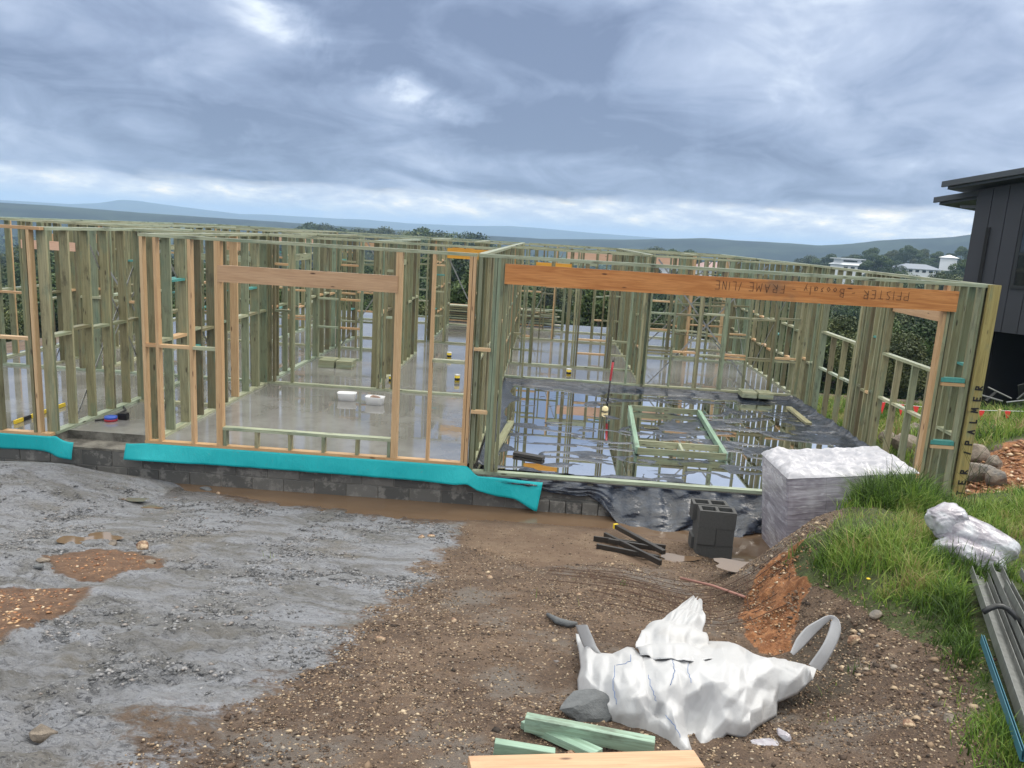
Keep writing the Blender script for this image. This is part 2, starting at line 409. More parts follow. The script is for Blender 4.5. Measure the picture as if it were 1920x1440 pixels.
SAND = H2([(870, 975), (1180, 985), (1300, 1000), (1290, 1060), (1000, 1060), (860, 1020)])
GRASS = H2([(1490, 1045), (1560, 985), (1640, 935), (1740, 925)]) + [(5.4, -.9), (6.2, -.3), (9, -.2), (14, 0), (14, -9), (4.0, -8)] + H2([(1880, 1439), (1850, 1300), (1815, 1230), (1700, 1195), (1620, 1160), (1560, 1120), (1500, 1085)])
GRASS2 = [(6.5, 2.4), (7.4, 2.35), (8.2, 2.9), (9.5, 3.2), (14, 4), (16, 12), (8, 16), (6.4, 14), (6.35, 5)]
ORANGE = H2([(1540, 1020), (1430, 1060), (1395, 1110), (1380, 1160), (1420, 1230), (1470, 1220), (1500, 1140), (1520, 1080)])
DARKS = H2([(1480, 1240), (1550, 1150), (1620, 1180), (1580, 1300), (1480, 1330)])
REDB = [(6.2, -.3), (6.3, 2.2), (7.2, 2.2), (8.1, 2.7), (9.6, 3.0), (9.5, .3), (8, -.1)]

# ------------------------------------------------------------------ materials
def f_timber(base_stops, sat=1.0, rough=.5):
    def f(x):
        o = x.obj(); r = x.rnd(); off = x.mul(r, 37.0)
        cb = x.n('ShaderNodeCombineXYZ'); x.put(cb.inputs[2], off); x.put(cb.inputs[0], off)
        v = x.vadd(o, cb.outputs[0]); g = x.noise(x.scale(v, (34, 34, 1.3)), 1.6, 5, .6, 1.2)
        c = x.ramp(r, base_stops)
        c = x.mix(x.sstep(g, .35, .72, 0, .75), c, x.mix(1, c, (.50, .45, .38), 'MULTIPLY'))
        patch = x.noise(x.scale(v, (5, 5, 1.4)), 1.4, 4, .6)
        c = x.mix(x.sstep(patch, .5, .7, 0, .5), c, (.13, .20, .145))
        kn = x.vor(x.scale(v, (9, 9, 2.4)), 1.2, 'F1', 0)
        c = x.mix(x.sstep(kn, .07, .16, .85, 0), c, (.045, .03, .018))
        dark = x.noise(x.scale(v, (3, 3, 1.1)), 2.1, 5, .7)
        c = x.mix(x.sstep(dark, .52, .72, 0, .7), c, (.06, .052, .036))
        c = x.mix(1, c, (.86, .93, .95), 'MULTIPLY')
        return dict(color=c, rough=rough, spec=.45, normal=x.bump(g, .35, .003))
    return f
M = {}
M['stud'] = material('treated_pine', f_timber([(0, (.19, .165, .09)), (.15, (.36, .32, .18)), (.3, (.20, .215, .13)), (.45, (.42, .37, .225)), (.58, (.145, .115, .065)), (.7, (.30, .26, .145)), (.85, (.29, .34, .235)), (1, (.19, .155, .085))]))
M['plate'] = material('pale_treated_pine', f_timber([(0, (.38, .38, .25)), (.5, (.50, .47, .31)), (1, (.40, .45, .34))], rough=.35))
def f_pine(x):
    o = x.obj(); r = x.rnd(); cb = x.n('ShaderNodeCombineXYZ'); x.put(cb.inputs[2], x.mul(r, 51.)); v = x.vadd(o, cb.outputs[0])
    g = x.noise(x.scale(v, (40, 40, 1.5)), 1.4, 5, .6, 1.5)
    c = x.ramp(r, [(0, (.53, .345, .18)), (.5, (.60, .43, .25)), (1, (.45, .275, .14))])
    c = x.mix(x.sstep(g, .35, .7, 0, .5), c, (.30, .14, .055))
    kn = x.vor(x.scale(v, (9, 9, 2.2)), 1.2); c = x.mix(x.sstep(kn, .06, .15, .9, 0), c, (.08, .03, .012))
    return dict(color=c, rough=.45, normal=x.bump(g, .3, .003))
M['pine'] = material('raw_pine', f_pine)
def f_lvl(c0, c1, st):
    def f(x):
        v = x.obj(); g = x.noise(x.scale(v, (9, 9, .9)), 1.6, 6, .6, 1.0)
        g2 = x.noise(x.scale(v, (60, 60, 2)), 1.5, 4, .6)
        c = x.mix(x.sstep(g, .32, .68), c0, c1); c = x.mix(x.sstep(g2, .4, .75, 0, .45), c, st)
        b = x.noise(v, 1.1, 4, .6); c = x.mix(x.sstep(b, .54, .68, 0, .65), c, (.15, .10, .07))
        kn = x.vor(x.scale(v, (7, 7, 2.0)), 1.3); c = x.mix(x.sstep(kn, .05, .12, .9, 0), c, (.05, .018, .01))
        return dict(color=c, rough=.42)
    return f
M['beam'] = material('orange_lvl', f_lvl((.60, .27, .09), (.42, .16, .045), (.24, .075, .02)))
M['lintel'] = material('pale_lvl', f_lvl((.53, .35, .21), (.43, .265, .15), (.28, .16, .10)))
M['yellow_lvl'] = material('yellow_lvl', f_lvl((.72, .36, .04), (.60, .27, .03), (.40, .18, .02)))
M['pink_lvl'] = material('pink_lvl', f_lvl((.68, .45, .33), (.62, .38, .27), (.45, .27, .2)))
M['teal_wood'] = material('teal_dipped_wood', lambda x: dict(color=x.mix(x.noise(x.obj(), 12, 4, .6), (.03, .17, .16), (.10, .34, .31))), rough=.45)
M['ink'] = material('black_marker', color=(.012, .010, .012), rough=.7)
M['strap'] = material('galvanised_strap', lambda x: dict(color=x.mix(x.noise(x.obj(), 15, 3), (.28, .29, .30), (.40, .41, .42))), rough=.4, metal=.7)
def f_slab(x):
    p = x.pos(); a = x.noise(p, .55, 5, .6, .4); b = x.noise(p, 3.5, 6, .65); c = x.noise(p, 28, 4, .6)
    col = x.mix(x.sstep(a, .35, .65), (.125, .124, .120), (.225, .226, .225))
    col = x.mix(x.sstep(b, .45, .7, 0, .5), col, (.10, .096, .09)); col = x.mix(x.mul(c, .3), col, (.28, .27, .25))
    pud = x.sstep(x.add(a, x.mul(b, .35)), .55, .78)
    rgh = x.add(x.mul(pud, .10), .008)
    return dict(color=col, rough=rgh, spec=.5, IOR=x.add(2.0, x.mul(x.sub(1.0, pud), 1.1)), normal=x.bump(x.add(x.mul(x.noise(p, 2.2, 3, .5), 1.0), x.mul(x.mul(b, pud), .3)), .05, .02))
M['slab'] = material('wet_concrete', f_slab)
def f_conc(c0, c1):
    def f(x):
        p = x.obj(); a = x.noise(p, 3, 6, .7); b = x.noise(p, 40, 4, .6)
        c = x.mix(x.sstep(a, .35, .68), c0, c1); c = x.mix(x.sstep(b, .5, .8, 0, .4), c, (.30, .29, .27))
        return dict(color=c, rough=.8, normal=x.bump(x.add(a, x.mul(b, .4)), .8, .012))
    return f
M['edge'] = material('rough_slab_edge', f_conc((.055, .05, .042), (.20, .19, .165)))
def f_block(x):
    o = x.pos(); r = x.rnd(); a = x.noise(o, 5, 5, .7); b = x.noise(o, 70, 3, .6)
    c = x.ramp(r, [(0, (.07, .07, .068)), (.5, (.11, .107, .10)), (1, (.155, .15, .14))])
    sm = x.mul(x.sstep(a, .50, .60), .8); c = x.mix(sm, c, (.24, .23, .215)); c = x.mix(x.mul(b, .3), c, (.04, .04, .04))
    return dict(color=c, rough=.75, normal=x.bump(b, .6, .004))
M['block'] = material('grey_concrete_block', f_block)
M['stackblock'] = material('charcoal_block', lambda x: dict(color=x.mix(x.noise(x.pos(), 60, 4, .6), (.035, .036, .037), (.085, .086, .085)), normal=x.bump(x.noise(x.pos(), 120, 2), .4, .003)), rough=.7)
M['mortar'] = material('mortar', f_conc((.16, .155, .14), (.24, .23, .21)))
M['teal'] = material('teal_membrane', lambda x: dict(color=x.mix(x.sstep(x.noise(x.pos(), 16, 6, .75), .60, .74, 0, .55), x.mix(x.noise(x.pos(), 2, 4), (.003, .29, .33), (.010, .40, .43)), (.16, .17, .14)), normal=x.bump(x.noise(x.scale(x.pos(), (1, 1, .4)), 7, 5, .65, .8), .8, .02)), rough=.55, spec=.3)
def f_film(x):
    p = x.pos(); n = x.noise(x.scale(p, (1, 2.2, 1)), 3, 5, .6, 1.5)
    col = x.mix(x.sstep(n, .4, .7), (.012, .017, .030), (.034, .047, .074))
    return dict(color=col, rough=x.add(x.mul(n, .16), .02), spec=.7, normal=x.bump(x.noise(x.scale(p, (1, 1.7, 1)), 11, 4, .6, 2.0), .5, .02))
M['film'] = material('black_plastic_film', f_film)
M['water'] = material('clear_puddle', lambda x: dict(metal=1.0, color=(.86, .85, .84), normal=x.bump(x.noise(x.pos(), 1.5, 2), .02, .01)), rough=.004, spec=1.0)
M['muddy'] = material('muddy_water', lambda x: dict(color=x.mix(x.noise(x.scale(x.pos(), (1, 3, 1)), 1.6, 4), (.10, .066, .042), (.155, .105, .068)), normal=x.bump(x.noise(x.pos(), 3, 3), .04, .01)), rough=.05, spec=.55)
M['white_bag'] = material('woven_white_plastic', lambda x: dict(spec=.3, color=x.mix(x.sstep(x.noise(x.obj(), 2.2, 5, .6), .56, .74, 0, .35), (.45, .455, .47), (.33, .31, .285)), normal=x.bump(x.add(x.noise(x.obj(), 8, 4, .6, 1.2), x.mul(x.noise(x.obj(), 30, 3, .6, .6), .3)), .35, .012), **{'Subsurface Weight': 0.0}), rough=.5)
M['blue_thread'] = material('blue_stitching', color=(.05, .12, .3), rough=.7)
def f_wrap(x):
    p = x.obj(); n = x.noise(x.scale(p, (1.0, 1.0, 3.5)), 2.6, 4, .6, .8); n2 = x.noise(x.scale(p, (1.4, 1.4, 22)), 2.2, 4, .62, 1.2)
    col = x.mix(x.sstep(n, .38, .68), (.27, .25, .295), (.46, .45, .51))
    sz = x.n('ShaderNodeSeparateXYZ'); x.put(sz.inputs[0], p); pz = x.m('PINGPONG', x.sub(sz.outputs[2], .107), .095); col = x.mix(x.sstep(pz, .005, .002, 0, .5), col, (.12, .11, .13)); pu = x.m('PINGPONG', x.add(sz.outputs[0], sz.outputs[1]), .195); col = x.mix(x.sstep(pu, .005, .002, 0, .5), col, (.14, .13, .15))
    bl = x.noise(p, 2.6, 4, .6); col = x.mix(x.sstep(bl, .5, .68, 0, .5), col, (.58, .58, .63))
    gl = x.mul(x.sstep(n2, .55, .66), x.mul(x.sstep(x.noise(p, 3.2, 3), .4, .62), .75)); col = x.mix(gl, col, (.85, .85, .92))  # shiny highlights of the film painted into the colour as pale streaks
    return dict(color=col, rough=x.add(.16, x.mul(n, .2)), spec=.7, normal=x.bump(x.add(n2, x.mul(n, .6)), .6, .008))
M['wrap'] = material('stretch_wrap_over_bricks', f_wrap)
M['wrap_top'] = material('white_plastic_cover', lambda x: dict(color=x.mix(x.noise(x.obj(), 5, 4), (.38, .38, .42), (.50, .50, .54)), normal=x.bump(x.noise(x.obj(), 12, 4, .6, 1), .4, .02)), rough=.3)
M['clear_bag'] = material('milky_plastic', lambda x: dict(color=x.mix(x.sstep(x.noise(x.obj(), 4, 4, .6, .8), .4, .65), (.30, .28, .32), (.54, .56, .60)), normal=x.bump(x.noise(x.obj(), 9, 4, .6, 1.2), .6, .03)), rough=.22, spec=.6)
M['steel'] = material('weathered_galvanised_steel', lambda x: dict(color=x.mix(x.noise(x.scale(x.obj(), (12, 12, 1)), 2, 5, .6), (.07, .075, .073), (.25, .26, .25))), rough=.45, metal=.25)
M['dark_steel'] = material('dark_steel', color=(.03, .032, .034), rough=.4, metal=.3)
M['rust'] = material('rusty_wire', lambda x: dict(color=x.mix(x.noise(x.pos(), 10, 3), (.035, .018, .012), (.10, .045, .025))), rough=.75)
M['pinkrod'] = material('pink_brown_rod', color=(.32, .16, .13), rough=.6)
M['darkwood'] = material('black_painted_wood', lambda x: dict(color=x.mix(x.noise(x.scale(x.obj(), (20, 20, 1.5)), 2, 4), (.010, .010, .011), (.045, .038, .033))), rough=.4)
M['green_pine'] = material('green_treated_pine', f_timber([(0, (.30, .44, .33)), (.5, (.36, .48, .38)), (1, (.27, .40, .29))], rough=.4))
M['rock'] = material('grey_brown_rock', lambda x: dict(color=x.mix(x.sstep(x.noise(x.obj(), 6, 6, .7), .35, .65), x.ramp(x.rnd(), [(0, (.10, .085, .07)), (.5, (.16, .13, .105)), (1, (.12, .12, .12))]), (.27, .225, .18)), normal=x.bump(x.noise(x.obj(), 22, 5, .7), .9, .02)), rough=.75)
M['cream_rock'] = material('cream_rock', lambda x: dict(color=x.mix(x.sstep(x.noise(x.obj(), 14, 6, .7), .4, .6), (.17, .085, .05), (.50, .38, .26)), normal=x.bump(x.noise(x.obj(), 25, 5, .7), .9, .02)), rough=.7)
M['dark_rock'] = material('dark_grey_lump', lambda x: dict(color=x.mix(x.noise(x.obj(), 20, 6, .7), (.05, .055, .06), (.17, .18, .19)), normal=x.bump(x.noise(x.obj(), 40, 5, .7), .9, .01)), rough=.8)
M['black'] = material('black_rubber', color=(.010, .010, .012), rough=.5)
M['red'] = material('red_tape', color=(.36, .015, .03), rough=.45)
M['blue'] = material('blue_plastic', color=(.03, .10, .5), rough=.4)
M['yellow'] = material('yellow_paint', color=(.75, .55, .03), rough=.45)
M['cream'] = material('cream_plastic', color=(.72, .62, .36), rough=.5)
M['white'] = material('white_plastic', color=(.75, .76, .78), rough=.35)
M['flag'] = material('red_orange_bunting', color=(.80, .05, .045), rough=.6)
M['copper'] = material('rusty_contents', lambda x: dict(color=x.mix(x.noise(x.obj(), 40, 4), (.10, .05, .03), (.42, .30, .24))), rough=.7)
M['cladding'] = material('charcoal_cladding', lambda x: dict(color=x.mix(x.noise(x.pos(), 1.3, 3), (.030, .032, .040), (.040, .042, .052))), rough=.5)
M['fascia'] = material('dark_grey_fascia', color=(.060, .068, .078), rough=.4)
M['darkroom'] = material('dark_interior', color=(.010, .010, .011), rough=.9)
M['glass'] = material('window_glass', color=(.010, .012, .016), rough=.04, spec=.8)
M['hwhite'] = material('white_house_wall', color=(.72, .73, .74), rough=.6)
M['hroof'] = material('white_roof_sheet', color=(.62, .65, .68), rough=.4)
M['broof'] = material('blue_grey_roof', color=(.13, .16, .21), rough=.5)
M['proof'] = material('pinkish_roof', color=(.30, .19, .18), rough=.6)

def f_ground(x):
    p = x.pos(); clay = x.attr('clay'); red = x.attr('red'); sand = x.attr('sand'); org = x.attr('orange'); gr = x.attr('grass'); far = x.attr('far'); wet = x.attr('wet')
    n1 = x.noise(p, 2.2, 6, .65); n2 = x.noise(p, 14, 6, .7, .5); n3 = x.noise(p, 70, 5, .7); n4 = x.noise(p, 260, 3, .6)
    st = x.noise(x.scale(p, (1, 2.6, 1)), 1.3, 6, .65, .8)
    st2 = x.noise(x.scale(p, (1, 1.7, 1)), 6.5, 6, .7, 1.0)
    grav = x.mix(x.sstep(n1, .36, .64), (.100, .064, .045), (.19, .128, .088))
    grav = x.mix(x.sstep(n2, .45, .7, 0, .65), grav, (.095, .068, .052))
    grav = x.mix(x.sstep(n3, .54, .70, 0, .7), grav, (.33, .23, .14)); grav = x.mix(x.sstep(n4, .60, .72, 0, .6), grav, (.46, .35, .23)); grav = x.mix(x.sstep(x.noise(p, 38, 5, .7), .54, .66, 0, .75), grav, (.050, .034, .025))
    grav = x.mix(x.sstep(x.noise(p, 1.1, 5, .65), .50, .64, 0, .7), grav, (.165, .155, .145))
    c_l = (.37, .385, .43); c_d = (.075, .078, .09)
    cc = x.mix(x.sstep(st, .34, .62), (.215, .21, .20), c_l)
    cc = x.mix(x.sstep(st2, .54, .72, 0, .75), cc, c_d); cc = x.mix(x.sstep(n2, .58, .74, 0, .6), cc, (.085, .088, .1))
    cc = x.mix(x.sstep(x.noise(x.scale(p, (1, 1.5, 1)), 3.0, 5, .7, .5), .58, .72, 0, .7), cc, (.40, .42, .46))
    cc = x.mix(x.sstep(x.noise(p, 1.1, 3), .56, .70, 0, .55), cc, (.235, .205, .155))
    cl1 = x.noise(x.scale(p, (1, 1.35, 1)), 17, 7, .72, 1.6); cl2 = x.noise(x.scale(p, (1, 1.3, 1)), 46, 5, .7, 1.2)
    area = x.sstep(x.noise(p, .9, 4, .6), .38, .6, .35, 1)
    cc = x.mix(x.mul(area, x.sstep(cl1, .50, .62, 0, .8)), cc, (.060, .063, .076)); cc = x.mix(x.mul(area, x.sstep(cl2, .54, .66, 0, .75)), cc, (.50, .51, .54))  # shade in the crevices between clods painted dark to strengthen the relief
    def msk(a, w=.5, lo=.42, hi=.58): return x.sstep(x.add(a, x.mul(x.sub(x.add(n2, x.mul(x.add(st2, x.noise(p, 1.7, 5, .65)), 1.0)), 1.5), w)), lo, hi)
    col = x.mix(msk(clay, 1.1, .30, .70), grav, cc)
    redc = x.mix(x.sstep(n2, .4, .65), (.13, .075, .048), (.22, .13, .08)); redc = x.mix(x.sstep(n3, .6, .75, 0, .6), redc, (.42, .27, .16))
    col = x.mix(msk(red), col, redc)
    sc = x.mix(x.sstep(n1, .4, .65), (.165, .108, .072), (.22, .155, .105)); sc = x.mix(x.sstep(n3, .62, .76, 0, .5), sc, (.34, .25, .17))
    col = x.mix(msk(sand, .6, .3, .7), col, sc)
    oc = x.mix(x.sstep(n2, .38, .68), (.22, .085, .032), (.46, .21, .09))
    oc = x.mix(x.sstep(n3, .56, .7, 0, .6), oc, (.50, .33, .19)); col = x.mix(msk(org), col, oc)
    dk = x.mix(n2, (.045, .034, .026), (.10, .075, .05)); col = x.mix(msk(x.attr('darks'), .6, .3, .7), col, dk)
    gc = x.mix(x.sstep(n2, .35, .65), (.05, .055, .022), (.085, .12, .030)); col = x.mix(msk(gr, .4), col, gc)
    fl = x.noise(p, .004, 6, .6); fc = x.ramp(fl, [(.35, (.018, .032, .016)), (.52, (.032, .05, .024)), (.62, (.06, .08, .035)), (.68, (.03, .045, .022))])
    fc = x.mix(x.sstep(x.noise(p, .05, 5, .7), .4, .6, 0, .6), fc, (.016, .03, .014))
    fc = x.mix(x.attr('lawn'), fc, (.12, .20, .04))
    col = x.mix(far, col, fc)
    col = x.mix(wet, col, x.mix(1, col, (.62, .58, .55), 'MULTIPLY'))
    rg = x.sub(x.sub(x.add(.76, x.mul(n2, .2)), x.mul(wet, .5)), x.mul(x.mul(clay, x.sstep(x.noise(p, .7, 4, .6), .5, .64)), .42))
    rg = x.m('MAXIMUM', x.add(x.mul(far, .4), rg), .08)
    bh = x.add(x.add(x.mul(n2, 1.0), x.mul(n3, .5)), x.sub(x.mul(st2, 1.1), x.mul(clay, x.mul(cl1, 2.2))))
    nearf = x.sub(1.0, far)
    bn = x.n('ShaderNodeBump'); bn.inputs['Distance'].default_value = .05; x.put(bn.inputs['Height'], bh); x.put(bn.inputs['Strength'], x.mul(nearf, .9))
    return dict(color=col, rough=rg, spec=.45, normal=bn.outputs[0])
M['ground'] = material('ground_mix', f_ground)

# ------------------------------------------------------------------ ground sheet
def axis(dense, grow_lo, grow_hi):
    return np.unique(np.r_[grow_lo, dense, grow_hi])
gx = axis(np.r_[np.arange(-6.2, 6.4, .024)], -6.2-np.cumsum(.03*1.105**np.arange(107)), 6.4+np.cumsum(.03*1.105**np.arange(107)))
gy = axis(np.r_[np.arange(-7.4, .15, .021), np.arange(.15, 18, .35)], -7.4-np.cumsum(.05*1.14**np.arange(75)), 18+np.cumsum(.35*1.07**np.arange(113)))
gx = gx[np.abs(gx) < 5200]; gy = gy[(gy < 5200) & (gy > -1500)]
GX, GY = np.meshgrid(gx, gy, indexing='ij'); X = GX.ravel(); Y = GY.ravel(); Z = terr(X, Y)
near = (np.abs(X) < 15) & (np.abs(Y) < 20)
def mask(poly, w=.12):
    o = np.zeros(len(X)); o[near] = ss(poly_sd(X[near], Y[near], poly)+.09*fbm(X[near], Y[near], 3, 3, 77), -w, w); return o
clay = np.zeros(len(X)); clay[near] = ss(CF(X[near], Y[near]), -.50, .50); red = np.maximum(mask(RED1, .2), mask(RED2, .2)); sand = mask(SAND, .2); orange = np.maximum(mask(ORANGE, .08), mask(REDB, .1)); grass = np.maximum(mask(GRASS, .1), mask(GRASS2, .2)); darks = mask(DARKS, .15)
clay *= (1-red)
dist = np.hypot(X, Y); farm = ss(dist, 18, 26); wet = ss(-np.abs(Y+.35), -.5, -.1)*(X > -3.6)*(X < 5)*.9
wet = np.maximum(wet, .8*ss(-np.hypot(X-3.1, Y+1.45), -.9, -.3))
_lw = at_d(1820, 590, 100); lawn = ss(-np.hypot((X-_lw[0])/9, (Y-_lw[1])/16), -1, -.7)
# clods on the clay
cm = clay*(1-ss(Y, -.5, -.1))
lump_ = (.25+.75*ss(fbm(X, Y, .7, 3, 48), -.2, .3))*(.45+.55*ss(-Y, 1.5, 3.5))
cz = np.zeros(len(X)); kk_ = (cm > .02) & (np.abs(X) < 7) & (Y > -8.5)
cz[kk_] = .055*crumple(X[kk_], Y[kk_]*1.2, 6, 41, 3)+.05*fbm(X[kk_], Y[kk_]*1.3, 3.2, 4, 45)+.04*fbm(X[kk_], Y[kk_], 14, 3, 46)
Z = Z + cm*lump_*cz + (1-clay)*near*(dist < 14)*.006*fbm(X, Y, 22, 2, 51)
zo_ = np.zeros(len(X)); ko_ = orange > .02; zo_[ko_] = .10*crumple(X[ko_], Y[ko_], 4.5, 61, 3)+.05*fbm(X[ko_], Y[ko_], 12, 3, 61); Z = Z + orange*zo_
Z = np.where(in_slab(X, Y), np.minimum(Z, -.72), Z)
g = obj_np('ground', np.c_[X, Y, Z], grid_faces(len(gx), len(gy)), M['ground'], smooth=True,
           attrs=dict(clay=clay, red=red, sand=sand, orange=orange, grass=grass, darks=darks, far=farm, wet=wet, lawn=lawn)); structure(g)

# water along the wall and small pools
def sheet(name, poly, z, mat, th=0):
    me = bpy.data.meshes.new(name); me.from_pydata([(a, b, z) for a, b in poly], [], [list(range(len(poly)))]); me.materials.append(mat)
    return structure(link(bpy.data.objects.new(name, me)))
sheet('water', [(-3.9, -1.2), (2.4, -1.0), (4.9, -1.9), (6, -1.9), (6, .05), (-3.9, .05)], -.497, M['muddy'])
def pool(px, py, rx, ry, dz):
    a = hit(px, py); pts = []
    for k in range(22):
        t = k/22*2*math.pi; rr = 1+.22*math.sin(3*t+px)+.12*math.sin(5*t+py); pts.append((a[0]+rx*rr*math.cos(t), a[1]+ry*rr*math.sin(t)))
    z = float(terr(np.array([a[0]]), np.array([a[1]]))[0]); sheet('puddle', pts, z+dz, M['muddy'])
pool(250, 940, .18, .06, .02); pool(150, 1020, .2, .13, .014); pool(190, 1012, .16, .12, .012); pool(1270, 1048, .22, .10, .012); pool(1390, 1065, .28, .14, .016); pool(285, 955, .12, .05, .01)

# ------------------------------------------------------------------ far hills
def ridge(name, prof, dist_, depth, label, mat, seed):
    azs = np.linspace(prof[0][0], prof[-1][0], 260); hs = np.interp(azs, [p[0] for p in prof], [p[1] for p in prof])
    V = []; nb = 15
    for i, a in enumerate(azs):
        px = a; d = FW+(px-960)/FPX*RT; dxy = d[:2]/np.linalg.norm(d[:2]); hy = 379+px*.0597
        h = (hs[i])/FPX*dist_
        for j in range(nb):
            t = j/(nb-1); dd = dist_-depth*(1-t)+depth*t; prof_h = math.sin(math.pi*t)**.8
            q = CAM[:2]+dxy*dd
            z = -40+(h+40+CAM[2])*prof_h + prof_h*(h+30)*.10*float(fbm(q[0], q[1], 3.2/dist_*2, 5, seed))
            V.append((q[0], q[1], z))
    o = obj_np(name, V, grid_faces(len(azs), nb), mat, smooth=True); structure(o); return o
def f_hill(x):
    p = x.pos(); n = x.noise(p, .009, 7, .68)
    return dict(color=x.mix(x.sstep(n, .4, .62), (.010, .018, .016), (.03, .045, .032)), rough=.95, spec=.1)
M['hill'] = material('forested_hills', f_hill)
ridge('hills', [(-500, 2), (-100, 3), (150, 4), (200, 8), (240, 15), (275, 15), (320, 12), (400, 7), (450, 4), (500, 6), (620, 6), (680, 8), (760, 6), (860, 8), (940, 12), (1000, 11), (1080, 8), (1200, 6), (1320, 4), (1500, 6), (1800, 5), (2300, 5)], 4300, 600, '', M['hill'], 5)
ridge('hills', [(-600, 0), (-200, 1), (0, 1), (120, 0), (300, -3), (600, -6), (1000, -8), (1150, 0), (1230, 6), (1290, 10), (1350, 9), (1400, 11), (1450, 12), (1500, 11), (1560, 17), (1610, 25), (1680, 29), (1740, 33), (1800, 42), (1850, 48), (1950, 54), (2300, 56)], 1330, 300, '', M['hill'], 9)

# ------------------------------------------------------------------ haze
def haze():
    V = box_verts(-5600, 5600, -1700, 5600, -47, 68)
    me = bpy.data.meshes.new('haze'); me.from_pydata([tuple(v) for v in V], [], [list(f) for f in BOXF])
    mt = bpy.data.materials.new('haze_air'); mt.use_nodes = True; n_ = mt.node_tree; n_.nodes.clear()
    o_ = n_.nodes.new('ShaderNodeOutputMaterial'); pv = n_.nodes.new('ShaderNodeVolumePrincipled')
    pv.inputs['Color'].default_value = (.50, .71, 1.0, 1); pv.inputs['Density'].default_value = 3.0e-4
    n_.links.new(pv.outputs[0], o_.inputs['Volume']); me.materials.append(mt)
    stuff(link(bpy.data.objects.new('haze', me)))
haze()

# ------------------------------------------------------------------ slab and block wall
XR = 5.95; GZ = -.09
sv = []; sf = []
def quad(a, b, c, d): 
    k = len(sv); sv.extend([a, b, c, d]); sf.append((k, k+1, k+2, k+3))
def top(x0, x1, y0, y1, z): quad((x0, y0, z), (x1, y0, z), (x1, y1, z), (x0, y1, z))
top(-9.5, -5.28, 0, 16.2, 0); top(-5.28, -4.07, .35, 16.2, 0); top(-4.07, 0, 0, 16.2, 0); top(0, 4.9, 6.1, 16.2, 0)
k = len(sv); sv.extend([(4.9, 6.1, 0), (6.0, 6.1, 0), (6.0, 14.2, 0), (4.9, 16.2, 0)]); sf.append((k, k+1, k+2, k+3))
ns = len(sf)
top(0, 6.0, 0, 6.1, GZ); top(-5.28, -4.07, 0, .35, -.11)
ng = len(sf)
def riser(x0, y0, x1, y1, z0, z1): quad((x0, y0, z0), (x1, y1, z0), (x1, y1, z1), (x0, y0, z1))
riser(-9.5, 0, -5.28, 0, -.14, 0); riser(-5.28, .35, -4.07, .35, -.11, 0); riser(-5.28, 0, -5.28, .35, -.11, 0); riser(-4.07, .35, -4.07, 0, -.11, 0); riser(-5.28, 0, -4.07, 0, -.14, -.11)
riser(-4.07, 0, 0, 0, -.14, 0); riser(0, 0, 6, 0, -.14, GZ); riser(0, 0, 0, 6.1, GZ, 0); riser(0, 6.1, 6, 6.1, GZ, 0); riser(6, 0, 6, 6.1, -.8, GZ); riser(6, 6.1, 6, 14.2, -.8, 0); riser(6, 14.2, 4.9, 16.2, -.8, 0); riser(4.9, 16.2, -9.5, 16.2, -.8, 0)
me = bpy.data.meshes.new('concrete_slab'); me.from_pydata(sv, [], sf); me.materials.append(M['slab']); me.materials.append(M['edge'])
for i, pl in enumerate(me.polygons): pl.material_index = 0 if i < ns+1 else 1
sl_o = structure(link(bpy.data.objects.new('concrete_slab', me)))
bw = thing('block_wall', 'low grey concrete block footing wall under the timber frames, its foot in muddy water', 'block wall', (0, 0, -.55))
boxo('mortar_bed', -9.5, 6.0, .012, .16, -.19, .41-.002, M['mortar'], bw)
bmes = []
for kk in range(4):
    bm = bmesh.new(); bmesh.ops.create_cube(bm, size=1)
    for v in bm.verts: v.co = Vector((v.co.x*.389, v.co.y*.09, v.co.z*.189))
    bmesh.ops.bevel(bm, geom=bm.edges[:], offset=.004, segments=1, affect='EDGES')
    me_ = bpy.data.meshes.new('block'); bm.to_mesh(me_); bm.free(); me_.materials.append(M['block']); bmes.append(me_)
for row in range(2):
    for i in range(39):
        xx = -9.3+.4*i+(.2 if row else 0)
        if xx > 5.9: continue
        o = bpy.data.objects.new('block', bmes[i % 4]); link(o, bw); o.location = (xx, .045+random.uniform(-.002, .002), .11+.2*row-.0)
        o.rotation_euler = (random.uniform(-.006, .006), 0, random.uniform(-.006, .006))
# half blocks course at right of the step
for row in (0,):
    for i in range(6):
        o = bpy.data.objects.new('block', bmes[0]); link(o, bw); o.location = (.95+.2*i, -.012, .10); o.scale = (.49, 1, 1.02)
